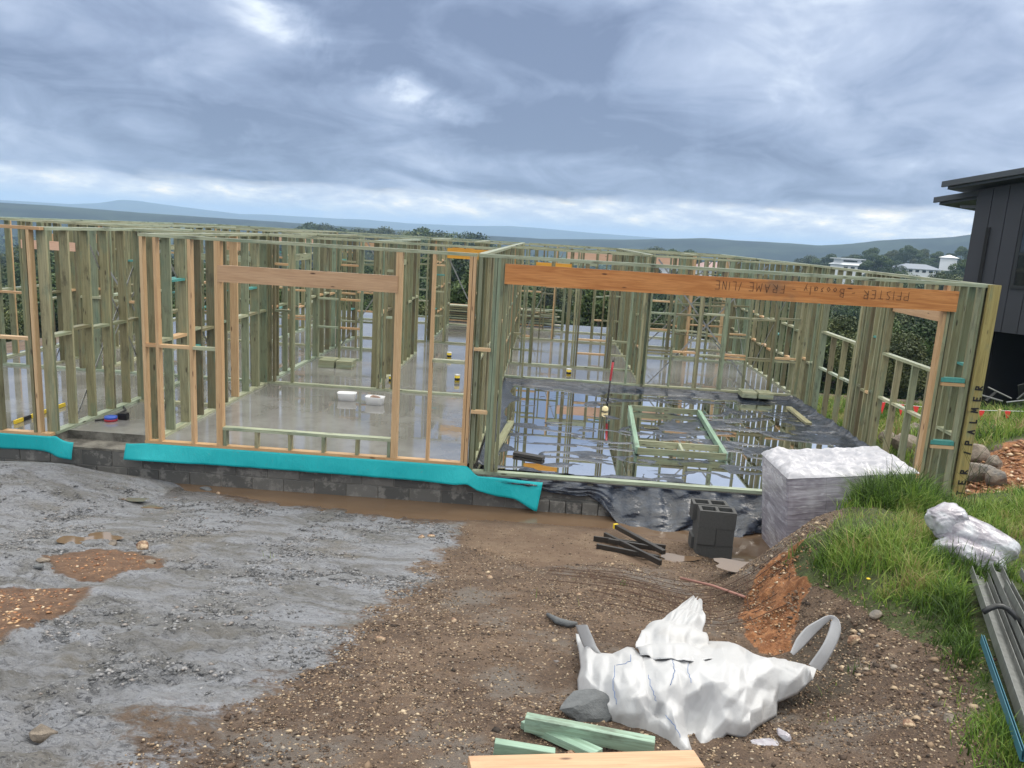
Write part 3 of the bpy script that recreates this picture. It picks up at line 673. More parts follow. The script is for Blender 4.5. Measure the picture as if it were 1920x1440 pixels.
# ------------------------------------------------------------------ wall frames
def wall(label, p0, p1, z0=0.0, H=2.6, opens=(), spacing=.45, studs=None, nogs=(1.3,), teal=.15, brace=(), plates=1, pm=None, sm=None, pinef=0.05, skip=0.0, ends=True, wd=.09, fulls=None, group=None, ntop=None):
    p0 = Vector((p0[0], p0[1], 0)); p1 = Vector((p1[0], p1[1], 0)); d = (p1-p0); L = d.length; d.normalize(); s = Vector((-d.y, d.x, 0))
    t = thing('wall_frame', label, 'wall frame', (p0.x, p0.y, z0), 0, group)
    T = .038; off = Vector((0, 0, 0)); pm = pm or M['plate']; smat = sm or M['stud']
    def P(a, z, o=0.0): q = p0+d*a+s*o; return (q.x, q.y, z0+z)
    Hh = H-z0
    timber('bottom_plate', P(0, T/2), P(L, T/2), wd, T, pm, t, side=s)
    for k in range(plates):
        timber('top_plate', P(0, Hh-T/2-k*(T+.001)), P(L, Hh-T/2-k*(T+.001)), wd, T, (ntop or M['plate']), t, side=s)
    top_ = Hh-plates*(T+.001); xs = []
    def stud(a, b0=T, b1=None, m_=None, ww=None):
        b1 = b1 or top_; mt = m_ or (M['pine'] if random.random() < pinef else smat)
        nm_ = 'stud' if (b1-b0) > 1.6 else 'cripple_stud'
        timber(nm_, P(a, b0+.001), P(a+random.uniform(-.004, .004), b1-.001, random.uniform(-.003, .003)), ww or wd-.002, T, mt, t, side=s)
    pos = []
    if studs is None:
        n = max(1, int(round((L-T)/spacing))); pos = [T/2+(L-T)*i/n for i in range(n+1)]
        pos += [q+(T+.002)*(1 if q < L-.2 else -1) for q in pos if random.random() < .30]
    else: pos = list(studs)
    for (a, b, si, he, hd, mt) in opens: pos = [q for q in pos if not (a-.09 < q < b+.09)] + [a-T*.55, a-T*1.58, b+T*.55, b+T*1.58]
    pos = sorted(set(round(q, 3) for q in pos))
    pos = [q for q in pos if T*.3 <= q <= L-T*.3]
    for q in pos:
        if random.random() < skip: continue
        stud(q); xs.append(q)
    for (a, b, si, he, hd, mt) in opens:
        if he:
            timber('lintel', P(a-.035, he+hd/2, -.03), P(b+.035, he+hd/2, -.03), .045, hd, mt or M['lintel'], t, side=s)
            n = max(1, int((b-a)/.5))
            for i in range(1, n+1):
                if top_-he-hd > .07: stud(a+(b-a)*i/(n+1), he+hd, top_, M['stud'])
        if si:
            timber('sill', P(a, si), P(b, si), wd, T, M['plate'], t, side=s)
            n = max(1, int(round((b-a)/.45)))
            for i in range(n+1): stud(min(max(a+(b-a)*i/n, a+T*.6), b-T*.6), T, si-T/2, M['stud'])
    if p0.y > 4.5 and nogs: nogs = tuple(nogs)+(.66, 1.98)
    for z in nogs:
        for i in range(len(xs)-1):
            a, b = xs[i], xs[i+1]
            if b-a < .12 or b-a > .95: continue
            if any(a > o_[0]-.15 and b < o_[1]+.15 for o_ in opens): continue
            if random.random() < .1: continue
            zz = z+random.choice((-.02, .02)); timber('nogging', P(a+T/2, zz), P(b-T/2, zz), wd-.004, T, random.choice((M['plate'], M['stud'], M['pine']) if pinef else (M['plate'], M['stud'])), t, side=s)
    for i in range(len(xs)-1):
        a, b = xs[i], xs[i+1]
        if .12 < b-a < .8 and random.random() < teal:
            zz = random.choice((1.72, 1.8, .75, 2.0, 1.05)); timber('nogging', P(a+T/2, zz), P(b-T/2, zz), wd*.8, .03, M['teal_wood'], t, side=s)
    for (a, b, up) in brace:
        za, zb = (.05, Hh-.08) if up else (Hh-.08, .05)
        timber('brace', P(a, za, wd/2+.003), P(b, zb, wd/2+.003), .03, .004, M['strap'], t, side=tuple(s.cross(Vector((b-a)*d+Vector((0, 0, zb-za))).normalized())))
    return t, P
# front
t, P_ = wall('raw pine ended front wall frame at the left edge, left of the recessed entry', (-8.6, .045), (-5.28, .045), studs=[.1, .55, 1.0, 1.45, 1.9, 2.35, 2.62, 2.67, 3.12, 3.17], nogs=(1.25,), sm=M['stud'], pinef=.55, pm=M['pine'], ntop=M['pine'])
t, P_ = wall('frame wall running back along the left side of the recessed entry', (-5.325, .09), (-5.325, 4.05), spacing=.44, nogs=(1.28,), pinef=.0, teal=.25, brace=((.6, 2.6, 1), (2.6, 1.0, 1)), wd=.115)
t, P_ = wall('front wall frame of raw and green studs with a wide low-silled window opening and plywood lintel', (-4.07, .045), (0, .045), opens=[(1.0, 3.11, .26, 2.08, .20, M['lintel'])], studs=[.03, .20, .62, 3.57, 4.05, 4.005], nogs=(1.27,), sm=M['pine'], teal=0, pm=M['pine'], pinef=1)
t, P_ = wall('garage front frame with long orange beam marked in black handwriting over the open doorway', (0.03, .045), (XR, .045), z0=GZ, studs=[.02, .20, .24, .28, .33, 5.41, 5.45, 5.50, 5.80, 5.90], nogs=(), teal=0, ntop=M['plate'])
GAR = t
timber('beam', (.34, -.022, 2.385), (5.54, -.022, 2.385), .045, .235, M['beam'], t, side=(0, 1, 0))
timber('beam', (.36, .035, 2.385), (5.52, .035, 2.385), .06, .225, M['beam'], t, side=(0, 1, 0))
for i in range(13): timber('cripple_stud', (.5+.4*i, .045, 2.503), (.5+.4*i, .045, 2.56), .085, .045, M['stud'], t, side=(0, 1, 0))
for (xa, xb, z) in ((5.52, 5.79, 1.42), (5.52, 5.79, .66)):
    timber('nogging', (xa, .02, z), (xb, .02, z), .09, .035, M['pine'], t, side=(0, 1, 0)); timber('nogging', (xa, .03, z+.05), (xb, .03, z+.05), .08, .05, M['teal_wood'], t, side=(0, 1, 0))
for z in (1.72, .95): timber('nogging', (.02, .0, z-.25), (.22, .0, z-.25), .09, .035, M['pine'], t, side=(0, 1, 0))
# handwriting
GL = {'P': [[(0, 0), (0, 1), (.6, .95), (.65, .6), (0, .5)]], 'F': [[(.6, 1), (0, 1), (0, 0)], [(0, .55), (.5, .55)]], 'I': [[(0, 0), (0, 1)]], 'S': [[(.6, .95), (.2, 1), (.05, .75), (.5, .45), (.55, .15), (0, 0)]],
      'T': [[(0, 1), (.7, 1)], [(.35, 1), (.35, 0)]], 'E': [[(.6, 1), (0, 1), (0, 0), (.6, 0)], [(0, .5), (.5, .5)]], 'R': [[(0, 0), (0, 1), (.55, .95), (.55, .6), (0, .5), (.65, 0)]], 'B': [[(0, 0), (0, 1), (.5, .9), (.45, .6), (0, .52), (.6, .35), (.5, .02), (0, 0)]],
      'o': [[(.25, .5), (0, .25), (.25, 0), (.5, .25), (.25, .5)]], 's': [[(.4, .5), (.1, .45), (.35, .2), (.05, 0)]], 'a': [[(.45, .5), (.1, .45), (0, .15), (.3, .0), (.45, .5), (.5, 0)]], 'l': [[(.1, 1), (.1, 0)]], 'y': [[(0, .5), (.2, .1)], [(.45, .5), (.1, -.35)]],
      'A': [[(0, 0), (.35, 1), (.7, 0)], [(.12, .4), (.58, .4)]], 'M': [[(0, 0), (.1, 1), (.4, .3), (.7, 1), (.8, 0)]], '-': [[(.1, .45), (.5, .5)]], 'L': [[(0, 1), (0, 0), (.5, 0)]], 'N': [[(0, 0), (0, 1), (.5, 0), (.55, 1)]], '/': [[(0, 0), (.3, 1)]], ' ': [], '(': [[(.3, 1), (0, .5), (.3, 0)]], '1': [[(.1, 0), (.15, 1)]]}
def writing(txt, org, ux, uy, h, stroke, nrm, parent, gap=.35):
    org = np.array(org, float); ux = np.array(ux, float); uy = np.array(uy, float); nrm = np.array(nrm, float); V = []; Fc = []; cur = 0
    for ch in txt:
        gl = GL.get(ch, [])
        w = max([p[0] for st in gl for p in st], default=.3)
        jy = random.uniform(-.06, .06)
        for st in gl:
            for (a, b) in zip(st[:-1], st[1:]):
                a = np.array([cur+a[0]*.8, a[1]+jy]); b = np.array([cur+b[0]*.8, b[1]+jy]); dd = b-a; l = np.linalg.norm(dd); dd /= l; nn = np.array([-dd[1], dd[0]])*stroke/h/2; a = a-dd*stroke/h*.3; b = b+dd*stroke/h*.3
                k = len(V)
                for q in (a-nn, b-nn*.8, b+nn*.8, a+nn): V.append(org+ux*q[0]*h+uy*q[1]*h+nrm*(.002+.0004*(k % 7)))
                Fc.append([k, k+1, k+2, k+3])
        cur += w*.8+gap
    loc = np.array(parent.location); o = obj_np('handwriting', np.array(V)-loc, Fc, M['ink'], parent); stuff(o)
    return o
writing('PFISTER - Boosaly - FRAME /LINE', (4.98, -.0455, 2.455), (-1, 0, 0), (0, 0, -1), .095, .0055, (0, -1, 0), t, .38)
# corner post, lettered outer face
t = thing('corner_post', 'yellowish corner post lettered in black down its outer face, right end of garage front', 'post', (XR+.03, .0, GZ))
timber('post', (XR-.02, -.027, GZ), (XR-.02, -.027, 2.6), .125, .045, material('yellow_treated_pine', f_timber([(0, (.42, .32, .12)), (1, (.42, .32, .12))])), t, side=(1, 0, 0))
writing('TER /PALMER', (XR+.025, -.051, .10), (0, 0, 1), (-1, 0, 0), .075, .020, (0, -1, 0), t, 1.25)
GW = 'garage front frame'
# walls of depth
wall('frame wall dividing the window room from the garage, running back from the front', (.045, .135), (.045, 6.0), z0=0.0, spacing=.45, nogs=(1.3,), teal=.2, brace=((.5, 3.0, 1),))
wall('right outer frame wall of the garage with two window openings above short studs', (XR-.045, .095), (XR-.045, 6.1), z0=GZ,
     opens=[(.88, 2.34, 1.52, 2.15, .2, M['lintel']), (3.38, 4.95, 1.52, 2.15, .2, M['lintel'])], studs=[.02, .10, .30, .5, .7, 2.5, 2.62, 2.78, 2.95, 3.1, 3.2, 5.1, 5.2, 5.35, 5.6, 5.85], nogs=(.88,), teal=.3)
# low noggings in the window bays
for (a, b) in ((.98, 2.43), (3.48, 5.04)):
    tt = [o for o in bpy.data.objects if o.get('label', '').startswith('right outer frame wall of the garage')][0]
    timber('nogging', (XR-.045, a, .78), (XR-.045, b, .78), .07, .035, M['plate'], tt, side=(1, 0, 0))
wall('right outer frame wall behind the garage, running to the far slab corner', (XR-.045, 6.15), (XR-.045, 14.2), spacing=.45, nogs=(1.3,), teal=.2, brace=((.4, 3.2, 0), (4, 7, 1)))
wall('frame wall running deep from the left end of the window wall', (-4.02, .135), (-4.02, 4.0), spacing=.42, wd=.12, nogs=(1.28,), teal=.25, brace=((2.6, .4, 1),))
wall('frame wall continuing back behind the window room, left of the stacked timber bundle', (-4.02, 4.1), (-4.02, 10.2), spacing=.45, nogs=(1.3,), teal=.25, opens=[(1.4, 2.3, None, 2.1, .12, M['plate'])])
wall('back frame wall of the window room with its plate crossing the wet floor', (-3.97, 4.07), (0, 4.07), studs=[.02, .10, .42, 1.95, 2.05, 2.2, 3.8, 3.9], nogs=(1.32, 2.12), teal=.2)
wall('short frame wall of closely set studs behind the plastic tubs', (-2.12, 4.15), (-2.12, 8.4), spacing=.42, nogs=(1.3,), teal=.3, opens=[(1.6, 2.5, None, 2.1, .1, M['plate'])])
wall('cross frame wall at the end of the middle left room', (-3.97, 8.42), (-2.17, 8.42), spacing=.45, nogs=(1.3,), teal=.2, brace=((.1, 1.7, 1),))
wall('garage back frame wall of open bays over a step up', (0.1, 6.15), (2.82, 6.15), studs=[.35, 2.42, 2.66, 2.70], nogs=(), teal=.0)
wall('garage back frame wall right part with crossing metal braces', (2.87, 6.15), (XR-.1, 6.15), spacing=.47, nogs=(.72, 1.5), teal=.1, brace=((.1, 2.2, 1), (2.2, .1, 1)))
wall('short deep frame wall behind the garage back wall', (2.85, 6.2), (2.85, 7.8), spacing=.32, nogs=(1.3,), teal=.3)
wall('frame wall across the room behind the garage with two doubled studs', (.1, 7.84), (2.8, 7.84), studs=[.04, .25, 1.38, 1.43, 1.48, 2.12, 2.17, 2.22, 2.6], nogs=(.35,), teal=.0, opens=[(.5, 1.2, None, 2.12, .15, M['yellow_lvl'])])
wall('braced frame wall of thin studs in the far right room', (2.9, 10.1), (XR-.1, 10.1), spacing=.5, nogs=(.7, 1.4), teal=.1, brace=((.2, 2.6, 1), (2.6, .2, 1)))
wall('frame wall running back through the far right rooms', (2.85, 7.9), (2.85, 14.1), spacing=.6, nogs=(), teal=.1)
wall('far back outer frame wall right part above the forest edge', (0.2, 14.2), (XR-.1, 14.2), spacing=.55, nogs=(1.35,), teal=.1, opens=[(1.2, 2.6, None, 2.12, .28, M['pink_lvl']), (3.2, 4.6, None, 2.12, .28, M['pink_lvl'])], brace=((.1, 1.1, 1),))
wall('frame wall between far left and far right rooms', (0.045, 6.2), (0.045, 14.1), spacing=.5, nogs=(1.3,), teal=.15, opens=[(2.0, 3.6, None, 2.1, .2, M['yellow_lvl'])])
wall('frame wall across the far middle rooms with yellow lintels', (-2.07, 10.3), (0, 10.3), spacing=.5, nogs=(1.32,), teal=.2, opens=[(.4, 1.6, None, 2.15, .25, M['yellow_lvl'])], brace=((1.5, .2, 1),))
wall('frame wall beyond the stacked timber with paired studs and a brace', (-4.0, 10.3), (-2.17, 10.3), spacing=.45, nogs=(1.3,), teal=.2, brace=((1.6, .2, 1),))
wall('far back outer frame wall left part', (-9.3, 14.2), (0.0, 14.2), spacing=.6, nogs=(1.35,), teal=.05, opens=[(1.2, 3.0, 1.0, 2.12, .2, M['pink_lvl']), (4.5, 5.9, 1.0, 2.12, .2, M['lintel']), (7.2, 8.6, None, 2.12, .25, M['yellow_lvl'])])
wall('frame wall running back through the left rooms', (-7.1, 4.1), (-7.1, 10.2), spacing=.45, wd=.12, nogs=(1.3,), teal=.3, brace=((.2, 2.6, 1),), opens=[(2.7, 3.6, None, 2.1, .1, M['plate'])])
wall('cross frame wall in the left rooms behind the entry', (-9.3, 4.09), (-4.1, 4.09), spacing=.45, nogs=(1.3,), teal=.3, opens=[(1.0, 1.9, None, 2.1, .15, M['pink_lvl']), (4.1, 5.0, None, 2.1, .1, M['plate'])], brace=((2.0, 3.6, 1), (3.6, 2.0, 1)))
wall('cross frame wall deep in the left rooms with pale noggings', (-9.3, 8.42), (-4.1, 8.42), spacing=.5, nogs=(1.3, .6), teal=.2, opens=[(2.6, 3.6, None, 2.1, .2, M['lintel'])], brace=((.3, 2.2, 1),))
wall('frame wall at far left running back behind the front studs', (-9.25, .14), (-9.25, 14.1), spacing=.6, nogs=(1.3,), teal=.2, opens=[(2, 3.6, 1.0, 2.1, .2, M['pink_lvl']), (6, 7.6, 1.0, 2.1, .2, M['lintel'])])
wall('entry door frame set back between the two front frames', (-5.25, 2.12), (-4.08, 2.12), studs=[.05, 1.12], nogs=(), teal=0, opens=[])
wall('frame wall running back through the far left rooms', (-5.6, 8.5), (-5.6, 14.1), spacing=.5, nogs=(1.3,), teal=.2)
wall('frame wall running back through the far middle rooms', (-2.12, 10.4), (-2.12, 14.1), spacing=.5, nogs=(1.3,), teal=.2)

wall('short cross frame wall behind the stacked timber blocks', (-3.97, 6.9), (-3.0, 6.9), spacing=.4, nogs=(1.3,), teal=.3)
wall('cross frame wall in the far right room behind the braced one', (.1, 12.1), (XR-.1, 12.1), spacing=.55, nogs=(1.3,), teal=.1, opens=[(1.0, 2.0, None, 2.1, .12, M['plate'])], brace=((3.2, 5.2, 1),))
wall('frame wall running back in the far right corner room', (4.4, 10.2), (4.4, 12.0), spacing=.45, nogs=(1.3,), teal=.2)
wall('frame wall running back behind the yellow lintels', (-1.0, 10.4), (-1.0, 14.1), spacing=.5, nogs=(1.3,), teal=.2)
wall('cross frame wall far back in the left rooms', (-9.2, 11.4), (-5.7, 11.4), spacing=.45, nogs=(1.3,), teal=.25, brace=((.4, 2.2, 1), (2.2, .4, 1)))
wall('frame wall of the small left store room running back', (-8.1, 4.2), (-8.1, 8.3), spacing=.45, nogs=(1.3,), teal=.3, brace=((.3, 2.2, 1),))
# ------------------------------------------------------------------ teal membrane strips
def ribbon(name, label, xs, top_f, bot_f, n=9):
    V = []
    for xx in xs:
        (yt, zt), (xb, yb, zb) = top_f(xx), bot_f(xx)
        for j in range(n):
            s = j/(n-1); bul = math.sin(math.pi*s)*.004
            V.append((xx+(xb-xx)*s, yt+(yb-yt)*s-bul+s*(.016*float(fbm(xx*1.3, s*.6, 1, 3, 5))+.006*float(fbm(xx*7, s*2, 1, 2, 6))), zt+(zb-zt)*s))
    o = obj_np(name, V, grid_faces(len(xs), n), M['teal'], smooth=True); md = o.modifiers.new('th', 'SOLIDIFY'); md.thickness = .0015
    tag(o, label, 'membrane', 'teal membranes under the front plates'); return o
def b1(xx):
    e = ss(xx, -5.35, -5.05); return (xx+.0*e, -.035-.10*e+.03*math.sin(xx*3), -.19-.04*float(ss(xx, -5.6, -4.95)) - .01*math.sin(xx*5))
ribbon('damp_proof_strip', 'teal damp proof membrane hanging below the left edge frame, ending at the entry', np.linspace(-9.4, -4.93, 90), lambda a: (-.004-.09*float(ss(a, -5.3, -5.0)), .004-.03*float(ss(a, -5.2, -4.95))+.015*math.exp(-((a+5.2)/.06)**2)), b1)
def t2(a):
    st_ = float(ss(a, -.02, .16)); lf = float(ss(-a, 4.0, 4.25)); return (-.004-.05*st_-.07*lf, .004-.105*st_-.02*float(ss(a, .3, .9)))
def b2(a):
    z = np.interp(a, [-4.3, -3, -1.4, -.5, -.12, .02, .15, .4, .62, .78, .93], [-.185, -.20, -.205, -.215, -.215, -.19, -.27, -.33, -.34, -.40, -.46])
    y = np.interp(a, [-4.3, -3, -.5, 0, .1, .5, .93], [-.15, -.06, -.06, -.12, -.10, -.09, -.16])
    return (a-.05*float(ss(a, .6, .93)), y, z)
ribbon('damp_proof_strip', 'long teal damp proof membrane drooping past the step in front of the window wall', np.linspace(-4.27, .95, 150), t2, b2)

# ------------------------------------------------------------------ plastic film in the garage
nx_, ny_ = 300, 300
fx = np.linspace(.12, XR-.10, nx_); fy = np.linspace(.10, 6.06, ny_); FX, FY = np.meshgrid(fx, fy, indexing='ij')
wob = fbm(FX, FY, .8, 3, 5)
rg = 1-np.abs(fbm(FX*.8+.5*wob, FY*2.0+.6*wob, 1.1, 3, 21)); rg = ss(rg, .84, 1.0)
rg2 = 1-np.abs(fbm(FX*1.6+FY*.3, FY*3.2, 1.2, 3, 25)); rg2 = ss(rg2, .9, 1.0)
big = fbm(FX, FY, .55, 3, 28)
FZ = GZ+.0075+.021*rg*ss(big, -.35, .25)+.009*rg2*ss(big, -.1, .4)+.011*fbm(FX+.3*wob, FY*1.6, 1.1, 3, 22)+.0022*fbm(FX, FY*1.4, 6, 3, 23)
ed = np.minimum.reduce([FX-fx[0], fx[-1]-FX, fy[-1]-FY])
FZ += np.exp(-ed/.07)*.085*(1+.25*fbm(FX, FY, 5, 2, 6)) + np.exp(-((fx[-1]-FX)/.22))*.02*(fbm(FX, FY, 9, 2, 9)+1)
FZ += np.exp(-((FY-fy[0])/.05))*.03
o = obj_np('plastic_sheet', np.c_[FX.ravel(), FY.ravel(), FZ.ravel()], grid_faces(nx_, ny_), M['film'], smooth=True)
tag(o, 'black plastic sheet spread wrinkled over the garage floor, holding rainwater', 'plastic sheet')
o = sheet('rainwater', [(.13, .11), (XR-.12, .11), (XR-.12, 6.04), (.13, 6.04)], GZ+.0140, M['water'])
# hanging skirt of film outside under the garage plate
u = np.linspace(0, 1, 150); v = np.linspace(0, 1, 40); U_, V_ = np.meshgrid(u, v, indexing='ij')
sx = .35+5.3*U_; drop = np.interp(sx, [.35, .9, 1.55, 1.72, 1.85, 2.1, 2.5, 3.2, 3.6, 4.2, 5.6], [.05, .12, .17, .24, .40, .42, .45, .40, .36, .40, .40])
outw = np.interp(sx, [.35, 1.6, 1.85, 2.3, 3.0, 3.6, 5.6], [.03, .05, .22, .42, .42, .3, .2])
fold = fbm(sx*1.0+V_*.9, V_*1.2, 2.2, 4, 33)*1.2 + .6*fbm(sx+1.5*V_, V_, 5, 3, 35)
SX = sx+.10*V_*fold; SY = -.012-outw*V_**1.3-.07*V_*fold-.02*np.sin(V_*3.1); SZ = GZ-.012-drop*V_**.9+.015*fold*V_
PS = wrinkle(np.stack([SX, SY, SZ], -1), np.ones(SX.shape, bool), .04, attract=.008, iters=120, bend=1.0, seed=9, pin=1.0*(V_ < .03))
o = obj_np('plastic_skirt', PS.reshape(-1, 3), grid_faces(150, 40), M['film'], smooth=True)
tag(o, 'slack black plastic hanging in folds below the garage front plate', 'plastic sheet')

# ------------------------------------------------------------------ things on the floors
def wframe():
    t = thing('window_frame_panel', 'green timber frame lying flat on the wet black plastic', 'timber frame', (2.25, 1.3, GZ+.02))
    A = Vector((2.25, 1.32, GZ+.075)); B = Vector((3.47, 1.32, GZ+.075)); Cc = Vector((3.62, 4.1, GZ+.075)); D = Vector((2.42, 4.12, GZ+.075))
    g_ = M['green_pine']
    up = (0, 0, 1)
    timber('rail', A, B, .09, .04, M['stud'], t, side=up); timber('rail', D, Cc, .09, .04, M['stud'], t, side=up)
    timber('stile', A+Vector((0, .02, .002)), D+Vector((0, -.02, .002)), .09, .06, g_, t, side=up); timber('stile', B+Vector((0, .02, .002)), Cc+Vector((0, -.02, .002)), .09, .06, g_, t, side=up)
    timber('rail', A+Vector((.05, .42, 0)), B+Vector((-.01, .42, 0)), .088, .035, M['plate'], t, side=up); timber('stud', (2.88, 1.34, GZ+.075), (2.89, 1.72, GZ+.075), .088, .035, M['plate'], t, side=up)
wframe()
def bundle(label, x0, x1, y0, y1, z, rows, n, rz=0, gap=.02):
    t = thing('timber_bundle', label, 'timber bundle', ((x0+x1)/2, (y0+y1)/2, z), rz)
    cx = (x0+x1)/2; cy = (y0+y1)/2; hw = (x1-x0)/2; hy = (y1-y0)/2
    for half in (0, 1):
        a = -hw if half == 0 else gap; b = -gap if half == 0 else hw
        for r in range(rows):
            for k in range(n):
                y_ = -hy+(2*hy)*(k+.5)/n
                o = bpy.data.objects.new('plank', box_mesh(2*hy/n-.003, .036, b-a, M['plate'])); link(o, t)
                o.matrix_basis = Matrix.Translation((a+random.uniform(-.006, .006), y_, .02+.038*r)) @ Matrix(((0, 0, 1, 0), (1, 0, 0, 0), (0, 1, 0, 0), (0, 0, 0, 1)))
bundle('two short stacks of sawn timber blocks on the floor beyond the window room', -3.62, -2.95, 5.85, 6.25, 0.0, 4, 4)
bundle('sawn timber blocks lying on the right end of the garage back plate', 4.75, 5.35, 5.7, 6.05, GZ+.08, 3, 4)
t = thing('timber_stack', 'stack of long pale timbers at the far edge of the slab', 'timber stack', (-1, 15.4, 0))
for r in range(7):
    for k in range(4):
        xa = -3.0+random.uniform(0, .5); xb = 1.5-random.uniform(0, .8)-.05*r
        timber('plank', (xa, 15.1+.12*k, .05+.075*r), (xb, 15.1+.12*k, .05+.075*r), .1, .045, random.choice((M['plate'], M['plate'], M['pine'], M['stud'])), t, side=(0, 1, 0))
def tub(cx, cy, rz, label, dirty):
    t = thing('plastic_tub', label, 'tub', (cx, cy, .002), rz)
    V = []; hs = [(0, .85), (.0, .9), (.11, 1.0), (.125, 1.06), (.125, 1.0), (.012, .84)]
    for (h, s) in hs:
        for k in range(20):
            a = 2*math.pi*k/20; c_, s_ = math.cos(a), math.sin(a); q = (abs(c_)**.5*np.sign(c_)*.15*s, abs(s_)**.5*np.sign(s_)*.10*s, h); V.append(q)
    Fc = []
    for i in range(len(hs)-1):
        for k in range(20): Fc.append([i*20+k, i*20+(k+1) % 20, (i+1)*20+(k+1) % 20, (i+1)*20+k])
    obj_np('body', V, Fc, M['white'], t)
    me = bpy.data.meshes.new('base'); me.from_pydata([(V[100+k][0], V[100+k][1], .012) for k in range(20)], [], [list(range(20))]); me.materials.append(M['white']); link(bpy.data.objects.new('base', me), t)
    if dirty:
        o = link(bpy.data.objects.new('contents', rock_mesh(.10, .07, .09, 4, M['copper'])), t); o.location = (0, 0, .07)
    else:
        o = link(bpy.data.objects.new('contents', rock_mesh(.11, .07, .03, 9, M['strap'])), t); o.location = (0, 0, .04)
tub(-2.33, 3.15, .1, 'white plastic tub, empty looking, left of the pair on the wet floor', 0); tub(-1.83, 3.0, -.1, 'white plastic tub heaped with rusty brown pieces, right of the pair', 1)
# levelling staff stub, cap
t = thing('marker_post', 'short red and black marker post leaning in the flooded garage', 'marker post', (2.08, 4.75, GZ))
tube('shaft', [(0, 0, 0), (.02, 0, .42)], .016, M['black'], t, 8); tube('sleeve', [(.02, 0, .42), (.04, 0, .76)], .02, M['red'], t, 8); tube('tip', [(.04, 0, .76), (.041, 0, .80)], .015, M['black'], t, 8)
o = link(bpy.data.objects.new('foot', rock_mesh(.10, .06, .035, 3, M['black'])), t)
t = thing('float', 'cream coloured cap sitting in the garage water by the marker post', 'pipe cap', (1.98, 3.95, GZ+.01))
tube('body', [(0, 0, 0), (0, 0, .05), (0, 0, .075), (0, 0, .095), (0, 0, .10)], [.05, .055, .05, .03, .004], M['cream'], t, 12); tube('stem', [(0, 0, -.01), (0, 0, .012)], .062, M['black'], t, 10)
def nailbox(px, py, label, z=0.0, y=None):
    a = onz(px, py, z); t = thing('fastener_tub', label, 'fastener tub', (a[0], a[1], z))
    tube('body', [(0, 0, .0), (0, 0, .13)], .05, M['yellow'], t, 12); tube('band', [(0, 0, .03), (0, 0, .08)], .0512, M['black'], t, 12); tube('lid', [(0, 0, .13), (0, 0, .145)], .053, M['white'], t, 12)
nailbox(1066, 704, 'yellow fastener tub with black band on the floor behind the garage'); nailbox(857, 716, 'yellow fastener tub seen through the narrow bay of the window wall'); nailbox(734, 718, 'yellow fastener tub beside the closely set studs'); nailbox(842, 672, 'small yellow fastener tub farthest back through the narrow bay')
# spirit level
a = onz(27, 796, 0); b = onz(122, 762, 0); t = thing('spirit_level', 'yellow and black spirit level lying on the wet floor at far left', 'spirit level', (a[0], a[1], .002))
A = np.array([a[0], a[1], .03]); B = np.array([b[0], b[1], .03])
for f0, f1, mt, nm_ in ((0, .16, 'yellow', 'body'), (.16, .3, 'black', 'grip'), (.3, .72, 'yellow', 'body'), (.72, .8, 'black', 'grip'), (.8, 1, 'yellow', 'body')): timber(nm_, A+(B-A)*f0, A+(B-A)*f1, .05, .022, M[mt], t, side=(0, 0, 1))
a = onz(208, 789, 0); t = thing('hose_reel', 'blue topped red strapping coil on the entry floor', 'strap coil', (a[0], a[1], 0))
tube('lower_coil', [(0, 0, .0), (0, 0, .03)], .085, M['red'], t, 16); tube('upper_coil', [(0, 0, .031), (0, 0, .065)], .082, M['blue'], t, 16)
a = onz(232, 786, 0); t = thing('black_case', 'small black case beside the strapping coil on the entry floor', 'case', (a[0], a[1], 0)); boxo('body', -.06, .06, -.05, .05, .0, .08, M['black'], t, .008); boxo('lid', -.058, .058, -.048, .048, .082, .09, M['black'], t)
a = [(*onz(q[0], q[1], 0), .012) for q in ((178, 790), (200, 787), (222, 778), (236, 770), (232, 764), (225, 764))]; tag(tube('cable', a, .012, M['black']), 'black cable curling on the entry floor', 'cable')
# loose boards in garage corners
for (p0, p1, lb) in (((.25, .55, GZ+.04), (.42, 2.6, GZ+.05), 'plank lying beside the left garage wall'), ((.55, .9, GZ+.04), (.95, .75, GZ+.04), 'short plank end on the plastic near the left jamb'), ((5.45, 3.9, GZ+.05), (5.5, 5.2, GZ+.05), 'plank weighting the plastic by the second window bay'), ((5.35, 2.0, GZ+.05), (5.6, 1.6, GZ+.05), 'short board on the plastic behind the wrapped pallet')):
    o = timber('plank', p0, p1, .10, .04, M['stud'] if 'jamb' not in lb else M['darkwood'], None, side=(0, 0, 1), roll=1.57); tag(o, lb, 'plank')

